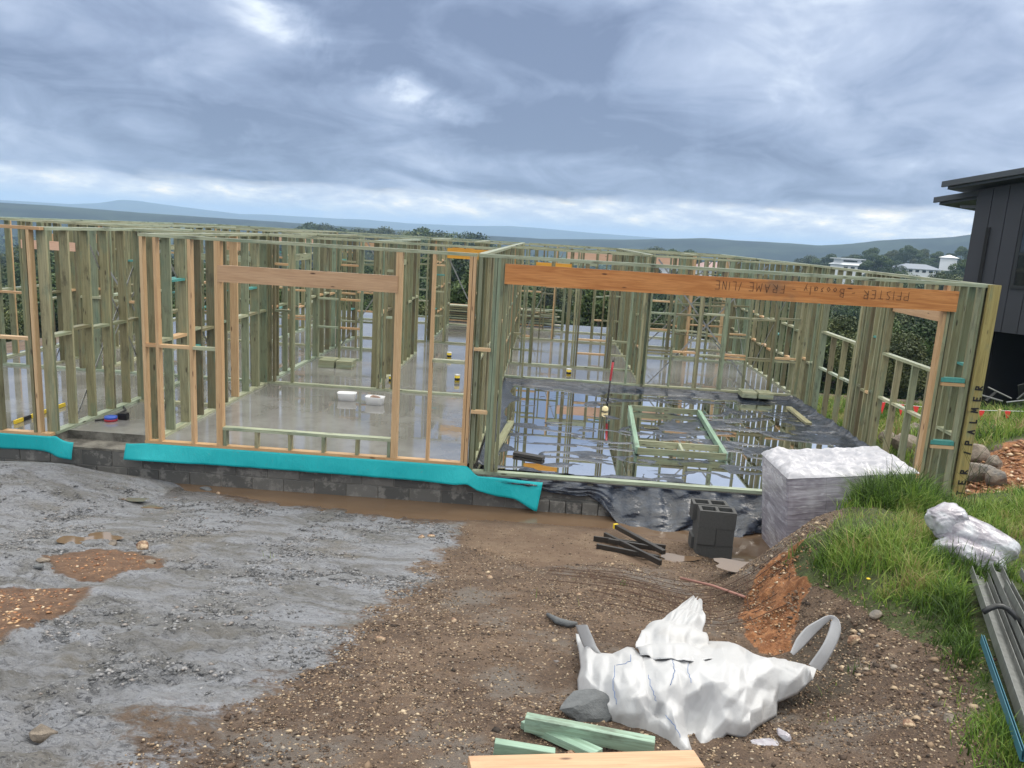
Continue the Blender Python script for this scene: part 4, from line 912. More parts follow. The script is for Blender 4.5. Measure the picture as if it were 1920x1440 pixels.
# ------------------------------------------------------------------ wrapped pallet
def pallet():
    t = thing('wrapped_pallet', 'pallet of bricks bound in grey stretch wrap with crumpled white plastic on top', 'wrapped pallet', (3.61, -1.28, -.61)); t.rotation_euler = (0, R(-6.5), R(1.5))
    w, d, h = 1.32, .93, 1.03
    for zz in (.0, .085):
        for k in range(5): boxo('pallet_slat', .02, w-.02, k*(d-.1)/4, k*(d-.1)/4+.1, zz, zz+.02, M['darkwood'], t)
    for k in range(3): boxo('pallet_bearer', .02+k*(w-.12)/2, .1+k*(w-.12)/2, .003, d-.003, .021, .084, M['darkwood'], t)
    z0 = .107
    # body as a wrinkled shell
    per = []; N = 260
    for i in range(N):
        s = i/N*(2*(w+d))
        if s < w: p = (s, 0, 0, -1)
        elif s < w+d: p = (w, s-w, 1, 0)
        elif s < 2*w+d: p = (w-(s-w-d), d, 0, 1)
        else: p = (0, d-(s-2*w-d), -1, 0)
        per.append(p)
    V = []; nz = 120
    P4 = np.array(per); zz = np.linspace(z0, z0+h, nz); SS, ZZ = np.meshgrid(np.arange(N)*.0173, zz, indexing='ij')
    wr = fbm(SS*1.6, ZZ*10+SS*1.4, 1.2, 3, 3)*.005+fbm(SS*1.2, ZZ*26-SS*2.6, 1.3, 3, 6)*.0025+.012*crumple(SS, ZZ*1.6, 2.4, 8, 2)
    course = np.abs(((ZZ-z0)/.172) % 1-.5); wr = wr*.8; wr += .012*fbm(SS, ZZ, 2, 2, 9)
    for i in range(N):
        for j in range(nz):
            p = P4[i]; r_ = wr[i, j]
            cf = min(min(p[0], w-p[0])+min(p[1], d-p[1]), .05)/.05; rr = r_-.014*(1-cf)
            tx = (-1 if p[0] > w/2 else 1)*0
            V.append((p[0]+p[2]*rr, p[1]+p[3]*rr, ZZ[i, j]))
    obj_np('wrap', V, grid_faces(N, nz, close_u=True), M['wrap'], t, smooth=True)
    n1, n2 = 110, 80; uu = np.linspace(-.006, w+.03, n1); vv = np.linspace(-.012, d+.01, n2); UU, VV = np.meshgrid(uu, vv, indexing='ij')
    e = np.minimum.reduce([UU-uu[0], uu[-1]-UU, VV-vv[0], vv[-1]-VV])
    r1 = 1-np.abs(fbm(UU*1.3+.4*VV, VV*3.2, 2.0, 4, 71)); Zt = z0+h+.035+(.12*crumple(UU+.3*VV, VV, 4.2, 71, 3, 1.5)+.02*fbm(UU, VV, 2.5, 3, 72)+.035*ss(-UU, -.8, .1))*ss(e, -.02, .13)
    Zt += -.04*np.exp(-e/.03)
    PT = wrinkle(np.stack([UU, VV, Zt], -1), np.ones(UU.shape, bool), .035, attract=.02, iters=110, bend=.9, seed=8, pin=1.0*(e < .02), floor=z0+h+.003-.05*(e.ravel() < .03))
    obj_np('top_cover', PT.reshape(-1, 3), grid_faces(n1, n2), M['wrap_top'], t, smooth=True)
pallet()

# ------------------------------------------------------------------ hollow blocks
def hollow_mesh():
    bm = bmesh.new(); L, D, Hh = .39, .19, .19; w = .032
    xs = [-L/2, -L/2+w, -w/2, w/2, L/2-w, L/2]; ys = [-D/2, -D/2+w, D/2-w, D/2]
    vs = {}
    for k, z in enumerate((0, Hh)):
        for i, x_ in enumerate(xs):
            for j, y_ in enumerate(ys): vs[i, j, k] = bm.verts.new((x_, y_, z))
    hole = lambda i, j: j == 1 and i in (1, 3)
    for i in range(5):
        for j in range(3):
            if hole(i, j):
                c = [(i, j), (i+1, j), (i+1, j+1), (i, j+1)]
                for a in range(4):
                    p, q = c[a], c[(a+1) % 4]; bm.faces.new([vs[p[0], p[1], 0], vs[q[0], q[1], 0], vs[q[0], q[1], 1], vs[p[0], p[1], 1]][::-1])
                continue
            bm.faces.new([vs[i, j, 1], vs[i+1, j, 1], vs[i+1, j+1, 1], vs[i, j+1, 1]]); bm.faces.new([vs[i, j, 0], vs[i, j+1, 0], vs[i+1, j+1, 0], vs[i+1, j, 0]])
    for i in range(5): bm.faces.new([vs[i, 0, 0], vs[i+1, 0, 0], vs[i+1, 0, 1], vs[i, 0, 1]]); bm.faces.new([vs[i+1, 3, 0], vs[i, 3, 0], vs[i, 3, 1], vs[i+1, 3, 1]])
    for j in range(3): bm.faces.new([vs[5, j, 0], vs[5, j+1, 0], vs[5, j+1, 1], vs[5, j, 1]]); bm.faces.new([vs[0, j+1, 0], vs[0, j, 0], vs[0, j, 1], vs[0, j+1, 1]])
    me = bpy.data.meshes.new('concrete_block'); bm.to_mesh(me); bm.free(); me.materials.append(M['stackblock']); return me
hm = hollow_mesh(); ax_, ay_ = hit(1338, 1050)[:2]; az_ = -.53; ry = -.05
for (dx_, dy_, k, rz, lb) in ((0, .10, 0, 0, 'front charcoal block lying lowest in the stack in the mud'), (-.02, .30, 0, .02, 'rear charcoal block lying lowest in the stack'), (-.097, .19, 1, 1.5708, 'end-on charcoal block in middle course, left'), (.099, .19, 1, 1.5708, 'end-on charcoal block in middle course, right'),
                          (.0, .09, 2, .0, 'topmost front charcoal block with two open cores'), (-.03, .34, 2, .03, 'charcoal block behind the topmost front one, cores open')):
    o = link(bpy.data.objects.new('concrete_block', hm)); o.location = (ax_+dx_, ay_+dy_, az_+.192*k+(0 if lb[0] != 'c' else -.012)); o.rotation_euler = (0, 0, rz+ry); tag(o, lb, 'concrete block', 'hollow blocks stacked beside the pallet')

# ------------------------------------------------------------------ ground clutter
def gz(x_, y_): return float(terr(np.array([x_]), np.array([y_]))[0])
def G(px, py, dz=0): a = hit(px, py); return (a[0], a[1], gz(a[0], a[1])+dz)
dk = [((1152, 1000), (1243, 1050), .05, .05, 'topmost black timber with a yellow end, lying across the others', .085), ((1133, 1013), (1238, 1066), .06, .035, 'long dark timber crossing in front of the pile', .05), ((1112, 1018), (1248, 1030), .06, .02, 'dark timber lying flattest at the back of the pile', .03), ((1118, 1030), (1236, 1052), .055, .03, 'dark rounded timber at the left front of the pile', .03), ((1140, 1024), (1240, 1040), .05, .03, 'dark timber buried in the middle of the pile', .06)]
for (a, b, w_, t_, lb, dz) in dk:
    A = G(*a, dz); B = G(*b, dz); o = timber('timber_offcut', A, B, w_, t_, M['darkwood'], None, side=(0, 0, 1), bev=.003); tag(o, lb, 'timber', 'dark timbers dumped before the blocks')
    if 'yellow' in lb:
        d_ = (Vector(B)-Vector(A)).normalized(); q = timber('painted_end', Vector(A)-d_*.002, Vector(A)+d_*.03, w_+.003, t_+.003, M['yellow'], o, side=(0, 0, 1)); q.matrix_basis = o.matrix_basis.inverted() @ q.matrix_basis if False else q.matrix_basis
o = tube('steel_rod', [G(1275, 1100, .06), G(1335, 1112, .05), G(1395, 1131, .05)], .012, M['pinkrod'], None, 8); tag(o, 'pinkish brown rod lying over the reinforcing mesh', 'rod')
def rebar(cx, cy, rz, L, Wd, label, dz, seed):
    t = thing('rebar_mesh', label, 'reinforcing mesh', (cx, cy, 0)); r2 = random.Random(seed); c_, s_ = math.cos(rz), math.sin(rz)
    def q(a, b): x_ = cx+a*c_-b*s_; y_ = cy+a*s_+b*c_; return (x_-cx, y_-cy, gz0(x_, y_)+dz+.02*math.sin(a*2.3+seed)+.015*math.sin(b*5))
    def gz0(x_, y_): return float(terr(np.array([x_]), np.array([y_]), False)[0])
    n = int(Wd/.14)
    for i in range(n+1):
        b = -Wd/2+Wd*i/n+r2.uniform(-.02, .02); tube('wire', [q(-L/2+L*k/8+r2.uniform(-.03, .03), b) for k in range(9)], .0030, M['rust'], t, 4)
    n = int(L/.28)
    for i in range(n+1):
        a = -L/2+L*i/n; tube('wire', [q(a, -Wd/2+Wd*k/3) for k in range(4)], .0030, M['rust'], t, 4)
rebar(1.95, -3.05, -.22, 2.0, .9, 'rusty reinforcing mesh sheet lying flat on the gravel behind the white bag', .02, 1)
rebar(2.0, -2.75, .12, 1.2, .7, 'second rusty mesh sheet lying askew near the orange bank', .05, 2)

rk = [((80, 1385), .055, .04, .035, 'rock', 'lone brown stone sitting on the grey clay near the front left corner'), ((268, 1030), .06, .04, .04, 'cream_rock', 'cream and rust coloured rock on the clay beyond the red patch'), ((213, 1024), .04, .03, .03, 'rock', 'small brown rock left of the cream rock'), ((283, 1057), .045, .03, .02, 'rock', 'flat brown stone just below the cream rock'), ((82, 1057), .05, .025, .02, 'rock', 'flat reddish stone left of the red soil patch'), ((72, 1068), .035, .025, .025, 'dark_rock', 'small grey stone under the flat reddish stone'),
      ((388, 920), .085, .05, .03, 'dark_rock', 'grey concrete lump in the muddy water by the wall'), ((410, 927), .03, .02, .02, 'cream_rock', 'small pale stone beside the grey lump in the water'), ((790, 1012), .04, .03, .03, 'cream_rock', 'pale cream stone on the clay edge, left of a similar one'), ((808, 1008), .04, .025, .02, 'cream_rock', 'pale flat stone right of the cream stone'), ((712, 1199), .035, .025, .025, 'cream_rock', 'orange tinted stone at the clay edge'), ((1096, 1345), .15, .10, .075, 'dark_rock', 'rough dark grey concrete lump under the left side of the white bag'),
      ((850, 1165), .02, .02, .015, 'cream_rock', 'tiny pinkish stone on gravel in the middle'), ((1085, 1118), .022, .018, .015, 'cream_rock', 'orange stone beside grass tufts at the mesh'), ((918, 1083), .025, .02, .018, 'cream_rock', 'pale stone on the brown gravel centre'), ((505, 1012), .025, .02, .02, 'dark_rock', 'small round dark stone on the grey clay'), ((1640, 1170), .04, .03, .03, 'rock', 'small brown stone on the bank below the grass'), ((1600, 1210), .045, .03, .03, 'cream_rock', 'pale stone on the bank right of the bag handle'), ((1700, 1370), .03, .025, .02, 'cream_rock', 'pale stone on the gravel at lower right'), ((1780, 1352), .035, .025, .02, 'rock', 'brown stone on the gravel near the steel sections'), ((1070, 1425), .03, .02, .02, 'cream_rock', 'pale pebble by the lower timbers')]
for i, (pp, a, b, c, mt, lb) in enumerate(rk):
    q = G(*pp); o = link(bpy.data.objects.new('stone', rock_mesh(a*1.15, b*1.15, c*1.15, 100+i, M[mt], 3))); o.location = (q[0], q[1], q[2]+c*.45); o.rotation_euler = (0, 0, random.uniform(-.5, .5)); tag(o, lb, 'stone', 'loose stones on the ground')
A = [G(1026, 1158, .02), G(1045, 1172, .03), G(1065, 1178, .03), G(1080, 1176, .02)]; o = tube('rubber_strip', A, [.012, .025, .025, .016], M['dark_rock'], None, 8); tag(o, 'curved dark offcut lying left of the white bag strap', 'offcut')
# bottom timbers
def gt(a, b, dz0, dz1, w_, t_, mt, lb, side=(0, 0, 1)):
    A = G(*a, dz0); B = G(*b, dz1); o = timber('timber_offcut', A, B, w_, t_, M[mt], None, side=side, bev=.002); tag(o, lb, 'timber', 'timber offcuts along the bottom'); return o
gt((983, 1385), (1225, 1425), .07, .07, .075, .05, 'green_pine', 'upper pale green timber with a wet top, in front of the bag')
gt((985, 1368), (1120, 1432), .025, .03, .08, .035, 'green_pine', 'pale green timber crossing beneath the upper one', (1, 0, 0))
gt((925, 1425), (1040, 1439), .05, .04, .07, .04, 'green_pine', 'short pale green timber at the bottom edge, lower left')
gt((880, 1462), (1308, 1446), .045, .045, .045, .12, 'lintel', 'orange brown plank cut off by the bottom edge')

# ------------------------------------------------------------------ white bulk bag
def bulk_bag():
    t = thing('bulk_bag', 'crumpled empty white woven bulk bag with lifting loops lying on the gravel', 'bulk bag', (1.8, -5.2, .35))
    # control: pixel -> surface height above the local ground
    C_ = [(1085, 1180, .16), (1090, 1235, .20), (1086, 1300, .02), (1110, 1330, .02), (1160, 1355, .02), (1220, 1372, .02), (1262, 1390, .03), (1285, 1412, .02), (1310, 1395, .04), (1350, 1385, .02), (1400, 1352, .10), (1420, 1365, .04), (1460, 1310, .10), (1500, 1290, .24), (1530, 1262, .30), (1535, 1232, .36), (1480, 1226, .36), (1430, 1212, .34), (1400, 1195, .32), (1340, 1190, .34), (1290, 1195, .33), (1200, 1205, .32), (1160, 1212, .29), (1130, 1225, .26),
          (1150, 1250, .33), (1200, 1240, .36), (1280, 1245, .42), (1350, 1245, .45), (1430, 1250, .43), (1490, 1255, .38), (1130, 1300, .17), (1200, 1300, .30), (1270, 1290, .35), (1330, 1290, .36), (1400, 1290, .34), (1440, 1300, .22), (1300, 1340, .13), (1270, 1345, .22), (1240, 1340, .15), (1180, 1335, .10), (1360, 1330, .24), (1400, 1325, .24), (1330, 1375, .07)]
    W3 = []
    for (px, py, h) in C_:
        h = h*.60 if h > .1 else h
        d = FW+(px-960)/FPX*RT-(py-720)/FPX*UP; tt = 1.5+np.arange(0, 900)*.01; Q = CAM[None]+tt[:, None]*d[None]
        zz = terr(Q[:, 0], Q[:, 1], False)+h; i = np.argmax(Q[:, 2] < zz); W3.append((px, py, Q[i, 0], Q[i, 1], Q[i, 2]))
    W3 = np.array(W3)
    # parametrise by the outline in a (u,v) chart and fit x,y,z
    uv = np.c_[(W3[:, 0]-1300)/200, (W3[:, 1]-1290)/200]
    fxn = [tps(np.c_[uv, W3[:, 2+k]], .0006) for k in range(3)]
    outl = np.array([(1080, 1176), (1088, 1215), (1090, 1240), (1084, 1262), (1086, 1300), (1120, 1335), (1160, 1357), (1205, 1375), (1256, 1386), (1262, 1402), (1280, 1414), (1306, 1405), (1315, 1394), (1345, 1388), (1368, 1364), (1402, 1372), (1425, 1352), (1462, 1330), (1464, 1305), (1500, 1290), (1530, 1262), (1537, 1240), (1500, 1230), (1460, 1222), (1425, 1226), (1400, 1205), (1370, 1192), (1320, 1190), (1262, 1200), (1205, 1215), (1190, 1202), (1178, 1200), (1150, 1214), (1125, 1212), (1112, 1202), (1100, 1180)], float)
    gx_, gy_ = np.arange(1070, 1545, 2.8), np.arange(1165, 1420, 2.8); GX_, GY_ = np.meshgrid(gx_, gy_, indexing='ij')
    sd = poly_sd(GX_, GY_, outl)
    u_, v_ = (GX_-1300)/200, (GY_-1290)/200
    P3 = np.stack([f(u_, v_) for f in fxn], -1)
    # folds: ridges fanning down from the top seam
    ang = np.arctan2(v_+1.3, u_-.1); rad = np.hypot(u_-.1, v_+1.3); wv = .25*fbm(u_, v_, 2, 3, 90)
    f1 = 1-np.abs(fbm(ang*3.6+wv, rad*.9, 1.7, 3, 91)); f2 = 1-np.abs(fbm(u_*1.5+v_*1.2+wv, v_*2-u_*1.2, 1.6, 3, 95)); f3 = fbm(u_, v_, 5, 3, 97)
    dis = 0
    def crease(lines):
        o_ = np.zeros(GX_.shape)
        for (A_, w_, pl_) in lines:
            dm = np.full(GX_.shape, 1e9)
            for (a0, a1), (b0, b1) in zip(pl_[:-1], pl_[1:]):
                L2 = (b0-a0)**2+(b1-a1)**2+1e-9; t_ = np.clip(((WX-a0)*(b0-a0)+(WY-a1)*(b1-a1))/L2, 0, 1); dd_ = np.hypot(WX-a0-t_*(b0-a0), WY-a1-t_*(b1-a1)); dm = np.minimum(dm, dd_)
            o_ = o_+A_*np.exp(-dm/w_)
        return o_
    WX = GX_+7*fbm(GX_, GY_, .02, 2, 92); WY = GY_+7*fbm(GX_, GY_, .02, 2, 93)
    CR = [(.045, 15, [(1130, 1235), (1180, 1240), (1255, 1237), (1370, 1246), (1440, 1262)]), (.05, 13, [(1255, 1245), (1232, 1300), (1262, 1345), (1275, 1400)]), (.07, 12, [(1296, 1330), (1306, 1296), (1335, 1283), (1380, 1300), (1405, 1350)]), (.035, 12, [(1185, 1245), (1160, 1300), (1150, 1340)]), (.04, 12, [(1420, 1245), (1480, 1262), (1530, 1250)]), (.045, 10, [(1440, 1300), (1425, 1330), (1405, 1365)]), (.035, 10, [(1180, 1290), (1205, 1330), (1240, 1365)]), (.03, 10, [(1100, 1235), (1125, 1265), (1110, 1310)]), (.03, 9, [(1380, 1215), (1420, 1235), (1500, 1240)]),
          (-.14, 17, [(1298, 1325), (1294, 1350), (1306, 1385)]), (-.04, 12, [(1210, 1260), (1222, 1310), (1235, 1330)]), (-.04, 12, [(1340, 1262), (1400, 1275), (1450, 1272)]), (-.035, 10, [(1140, 1260), (1135, 1300), (1160, 1330)]), (-.04, 11, [(1425, 1288), (1412, 1320), (1380, 1345)]), (-.03, 8, [(1290, 1255), (1300, 1278)]), (-.03, 8, [(1460, 1240), (1505, 1264)]), (-.05, 9, [(1330, 1380), (1342, 1340), (1330, 1310)]), (-.04, 9, [(1195, 1222), (1260, 1216), (1340, 1222)])]
    rb = random.Random(5)
    for _ in range(120):
        cx_, cy_ = rb.uniform(1090, 1520), rb.uniform(1205, 1390); a_ = math.atan2(cy_-1120, cx_-1310)+rb.uniform(-.8, .8); l_ = rb.uniform(12, 42); mxp = (cx_+rb.uniform(-8, 8), cy_+rb.uniform(-8, 8))
        CR.append((rb.choice((-1, 1))*rb.uniform(.008, .028), rb.uniform(3, 7), [(cx_-l_*math.cos(a_), cy_-l_*math.sin(a_)), mxp, (cx_+l_*math.cos(a_), cy_+l_*math.sin(a_))]))
    rim = ss(sd, 0, 14)
    dis = crease(CR[:18])*.9+.012*crumple(u_+.4*v_, v_-.2*u_, 3.0, 91, 2, .8)
    nrm = -FW/np.linalg.norm(FW)*.35+np.array([0, -.2, .9])*.75
    P3 = P3+nrm[None, None]*(dis*rim)[..., None]
    # pull rim down and under
    P3[..., 2] -= .06*(1-ss(sd, 0, 9)); P3[..., 1] += .03*(1-ss(sd, 0, 9))
    from mathutils.geometry import delaunay_2d_cdt
    from mathutils import Vector as V2
    def samp(px, py):
        fx_ = (px-gx_[0])/2.8; fy_ = (py-gy_[0])/2.8; i_ = int(min(max(fx_, 0), len(gx_)-2)); j_ = int(min(max(fy_, 0), len(gy_)-2)); a_ = min(max(fx_-i_, 0), 1); b_ = min(max(fy_-j_, 0), 1)
        return (P3[i_, j_]*(1-a_)+P3[i_+1, j_]*a_)*(1-b_)+(P3[i_, j_+1]*(1-a_)+P3[i_+1, j_+1]*a_)*b_
    ol = []
    for (p_, q_) in zip(outl, np.roll(outl, -1, 0)):
        n_ = max(1, int(np.hypot(*(q_-p_))/14))
        for k_ in range(n_): ol.append(p_+(q_-p_)*k_/n_)
    pts2 = [tuple(p_) for p_ in ol]; no = len(pts2); rb2 = random.Random(21)
    for (A_, w_, pl_) in CR[:18]:
        for (a0, b0) in zip(pl_[:-1], pl_[1:]):
            n_ = max(1, int(math.hypot(b0[0]-a0[0], b0[1]-a0[1])/26))
            for k_ in range(n_): pts2.append((a0[0]+(b0[0]-a0[0])*k_/n_, a0[1]+(b0[1]-a0[1])*k_/n_))
    tries = 0; want = no+215; jit = {}
    while len(pts2) < want and tries < 6000:
        tries += 1; px_, py_ = rb2.uniform(1085, 1530), rb2.uniform(1190, 1405)
        if float(poly_sd(np.array([px_]), np.array([py_]), outl)[0]) < 5: continue
        if min((px_-q_[0])**2+((py_-q_[1])*.72)**2 for q_ in pts2) < 11.5**2: continue
        jit[len(pts2)] = rb2.choice((-1, 1))*rb2.uniform(.006, .022); pts2.append((px_, py_))
    ed_ = [(i_, (i_+1) % no) for i_ in range(no)]
    r_ = delaunay_2d_cdt([V2((p_[0], p_[1]*.66)) for p_ in pts2], ed_, [], 1, 1e-4)
    V = []; nn_ = np.array([0, -.45, .85])
    for k_, v_ in enumerate(r_[0]):
        src = r_[3][k_][0] if r_[3][k_] else -1; V.append(samp(v_.x, v_.y/.66)+nn_*jit.get(src, 0)-np.array(t.location))
    me_ = bpy.data.meshes.new('bag_body'); me_.from_pydata([tuple(v_) for v_ in V], [], [list(f_) for f_ in r_[2]]); me_.materials.append(M['white_bag'])
    bm_ = bmesh.new(); bm_.from_mesh(me_); bmesh.ops.recalc_face_normals(bm_, faces=bm_.faces[:]); bmesh.ops.subdivide_edges(bm_, edges=bm_.edges[:], cuts=4, use_grid_fill=True)
    for f_ in bm_.faces: f_.smooth = True
    for it_ in range(1): bmesh.ops.smooth_vert(bm_, verts=[v_ for v_ in bm_.verts if not v_.is_boundary], factor=.35, use_axis_x=True, use_axis_y=True, use_axis_z=True)
    bm_.normal_update(); _c = np.array([v_.co[:] for v_ in bm_.verts]); _d = .008*crumple(_c[:, 0]+.3*_c[:, 2], _c[:, 1]+_c[:, 2]*.8, 8, 33, 3)
    for v_, d_ in zip(bm_.verts, _d):
        if not v_.is_boundary: v_.co += v_.normal*(float(d_) if v_.normal.z > 0 else -float(d_))
    bm_.to_mesh(me_); bm_.free(); o = link(bpy.data.objects.new('bag_body', me_), t); o.modifiers.new('t', 'SOLIDIFY').thickness = .003
    def surf(px, py): return np.array([float(f(np.array([(px-1300)/200]), np.array([(py-1290)/200]))[0]) for f in fxn])
    def patch(name, rows, mat='white_bag', amp=.02, seed=3):
        """rows of pixel + extra height points giving a soft flap"""
        R_ = []
        for row in rows:
            pr = []
            for (px, py, h) in row:
                h = h*.62
                d = FW+(px-960)/FPX*RT-(py-720)/FPX*UP; tt = 1.5+np.arange(0, 900)*.01; Q = CAM[None]+tt[:, None]*d[None]; zz = terr(Q[:, 0], Q[:, 1], False)+h; i = np.argmax(Q[:, 2] < zz); pr.append(Q[i])
            pr = np.array(pr); s = np.linspace(0, len(pr)-1, 40); R_.append(np.stack([np.interp(s, np.arange(len(pr)), pr[:, k]) for k in range(3)], -1))
        R_ = np.array(R_); s = np.linspace(0, len(R_)-1, 36); lo = np.floor(s).astype(int).clip(0, len(R_)-2); fr = (s-lo); fr = fr[:, None, None]; G_ = R_[lo]*(1-fr)+R_[lo+1]*fr
        ii, jj = np.meshgrid(np.linspace(0, 1, 36), np.linspace(0, 1, 40), indexing='ij')
        r_ = 1-np.abs(fbm(ii*3+jj, jj*3, 1.3, 3, seed)); G_ = G_+np.array([.1, -.6, .8])*(amp*(ss(r_, .6, 1)-.4)+amp*2.2*crumple(ii, jj, 3.2, seed, 2))[..., None]
        G_ = wrinkle(G_, np.ones((36, 40), bool), .05, attract=.01, iters=120, bend=.9, seed=seed, pin=1.0*((jj < .02) | (ii > .97)))
        o = obj_np(name, G_.reshape(-1, 3)-np.array(t.location), grid_faces(36, 40), M[mat], t, smooth=True); o.modifiers.new('t', 'SOLIDIFY').thickness = .005
        sm_ = o.modifiers.new('s', 'SMOOTH'); sm_.factor = .5; sm_.iterations = 3
    patch('spout_flap', [[(1296, 1120, .42), (1304, 1120, .42), (1308, 1122, .42), (1312, 1128, .42)], [(1262, 1145, .40), (1285, 1140, .44), (1300, 1142, .44), (1318, 1150, .42)], [(1232, 1165, .36), (1262, 1160, .46), (1290, 1165, .48), (1322, 1170, .42)], [(1205, 1180, .32), (1240, 1190, .44), (1285, 1190, .46), (1322, 1195, .40)], [(1192, 1205, .32), (1235, 1214, .40), (1290, 1214, .40), (1335, 1212, .38)], [(1200, 1226, .38), (1240, 1238, .42), (1290, 1240, .44), (1350, 1236, .42)]], amp=.035, seed=81)
    # stitching lines
    for ln in ([(1152, 1252), (1148, 1290), (1155, 1330)], [(1215, 1265), (1222, 1295), (1230, 1322)], [(1256, 1248), (1262, 1262), (1254, 1295)], [(1288, 1250), (1290, 1266), (1296, 1285)], [(1245, 1345), (1262, 1368), (1275, 1392)], [(1153, 1252), (1178, 1250), (1178, 1236)]):
        pp_ = []
        for (a0, b0) in zip(ln[:-1], ln[1:]):
            for k_ in range(6):
                px_ = a0[0]+(b0[0]-a0[0])*k_/6; py_ = a0[1]+(b0[1]-a0[1])*k_/6; i_ = int(round((px_-gx_[0])/2.8)); j_ = int(round((py_-gy_[0])/2.8)); pp_.append(P3[i_, j_]+np.array([0, -.016, .018])-np.array(t.location))
        tube('stitching', pp_, .0016, M['blue_thread'], t, 5)
    # loops
    def loop(name, pts, w_, flat=.35):
        pts = [np.array(p) for p in pts]; n = len(pts); V = []
        ts = np.linspace(0, n-1, 40); pp = np.stack([np.interp(ts, np.arange(n), [p[k] for p in pts]) for k in range(3)], -1)
        for _ in range(3): pp[1:-1] = .25*pp[:-2]+.5*pp[1:-1]+.25*pp[2:]
        wd = [q_*1.25 for q_ in w_] if hasattr(w_, '__len__') else [w_]*n; wv = np.interp(ts, np.arange(n), wd)
        for i in range(40):
            dd = pp[min(i+1, 39)]-pp[max(i-1, 0)]; dd /= np.linalg.norm(dd); sdv = np.cross(dd, np.array([.3, .85, .45])); sdv /= np.linalg.norm(sdv); nn = np.cross(sdv, dd)
            for a_ in np.linspace(0, 2*math.pi, 8, endpoint=False): V.append(pp[i]+sdv*math.cos(a_)*wv[i]+nn*math.sin(a_)*.004-np.array(t.location))
        obj_np(name, V, grid_faces(40, 8)[0:0] if False else np.array([[i*8+k, i*8+(k+1) % 8, (i+1)*8+(k+1) % 8, (i+1)*8+k] for i in range(39) for k in range(8)]), M['white_bag'], t, smooth=True)
    def at3(px, py, ref):  # point on the plane facing the camera through ref
        d = FW+(px-960)/FPX*RT-(py-720)/FPX*UP; k = ((ref-CAM)@np.array([0, 1.0, 0]))/d[1]; return CAM+k*d
    ref = surf(1500, 1255)
    loop('lifting_loop', [at3(1485, 1226, ref), at3(1500, 1205, ref+np.array([0, .03, 0])), at3(1520, 1182, ref+np.array([0, .05, 0])), at3(1542, 1166, ref+np.array([0, .05, 0])), at3(1556, 1156, ref+np.array([0, .04, 0])), at3(1566, 1160, ref+np.array([0, .02, 0])), at3(1567, 1180, ref), at3(1558, 1205, ref-np.array([0, .02, 0])), at3(1545, 1228, ref-np.array([0, .03, 0])), at3(1528, 1252, ref-np.array([0, .02, 0]))], [.012, .028, .030, .020, .014, .018, .024, .026, .028, .03])
    ref = surf(1100, 1215)
    loop('lifting_strap', [at3(1090, 1172, ref), at3(1097, 1190, ref), at3(1106, 1212, ref), at3(1120, 1235, ref-np.array([0, .02, 0])), at3(1140, 1250, ref-np.array([0, .04, 0]))], [.034, .036, .038, .045, .05])
bulk_bag()
q = G(1435, 1395); o = link(bpy.data.objects.new('plastic_scrap', rock_mesh(.09, .045, .012, 44, M['clear_bag'], 3, .9))); o.location = q; tag(o, 'clear crushed plastic scrap on the gravel right of the white bag', 'plastic scrap')
q = G(1468, 1385); o = link(bpy.data.objects.new('plastic_scrap', rock_mesh(.03, .05, .025, 47, M['clear_bag'], 2, .5))); o.location = (q[0], q[1], q[2]+.02); o.rotation_euler = (0, .5, .4); tag(o, 'small ribbed clear plastic piece beside the crushed scrap', 'plastic scrap')

# ------------------------------------------------------------------ bag on the grass
def lump(name, label, cat, px, py, parts, mt):
    q = G(px, py, -.04); t = thing(name, label, cat, q); 
    for i, (nm_, dx_, dy_, dz_, a, b, c, rz, tilt) in enumerate(parts):
        bm = bmesh.new(); bmesh.ops.create_icosphere(bm, subdivisions=5, radius=1)
        for v in bm.verts:
            p = np.array(v.co); p = np.sign(p)*np.abs(p)**.72
            p = p*(1+.30*float(crumple(np.array([p[0]*.8+p[2]*.5+i*5]), np.array([p[1]*.8+p[2]*.6]), 1.5, 60+i, 3)[0]))
            v.co = (p[0]*a, p[1]*b, max(p[2], -.75)*c)
        me = bpy.data.meshes.new(nm_); bm.to_mesh(me); bm.free(); me.materials.append(mt)
        for pl in me.polygons: pl.use_smooth = True
        o = link(bpy.data.objects.new(nm_, me), t); o.location = (dx_, dy_, dz_); o.rotation_euler = (0, tilt, rz)
lump('plastic_wrapped_bricks', 'white plastic wrapped bundle of bricks slumped on the grassy bank', 'wrapped bundle', 1812, 1050, [('lower_bundle', -.03, -.07, .09, .24, .16, .13, .0, .16), ('upper_bundle', .05, .05, .20, .30, .17, .12, -.25, .26), ('plastic_end', -.15, .08, .31, .14, .11, .11, .3, -.2)], M['clear_bag'])

# ------------------------------------------------------------------ steel sections
def channel_mesh(L, w, h, tk, mat):
    prof = [(-w/2, h), (-w/2, 0), (w/2, 0), (w/2, h), (w/2-tk, h), (w/2-tk, tk), (-w/2+tk, tk), (-w/2+tk, h)]
    V = [(a, 0, b) for a, b in prof]+[(a, L, b) for a, b in prof]; n = len(prof)
    Fc = [[i, (i+1) % n, n+(i+1) % n, n+i] for i in range(n)]
    me = bpy.data.meshes.new('steel_channel'); me.from_pydata(V, [], Fc+[[0, 1, 2, 5, 6], [0, 6, 7], [2, 3, 4], [2, 4, 5]]); me.materials.append(mat); return me
A = np.array(G(1802, 1090)); B = np.array(G(1928, 1455)); dv = A-B; L0 = np.linalg.norm(dv); dirv = dv/L0; sidev = np.cross(dirv, [0, 0, 1]); sidev /= np.linalg.norm(sidev); upv = np.cross(sidev, dirv)
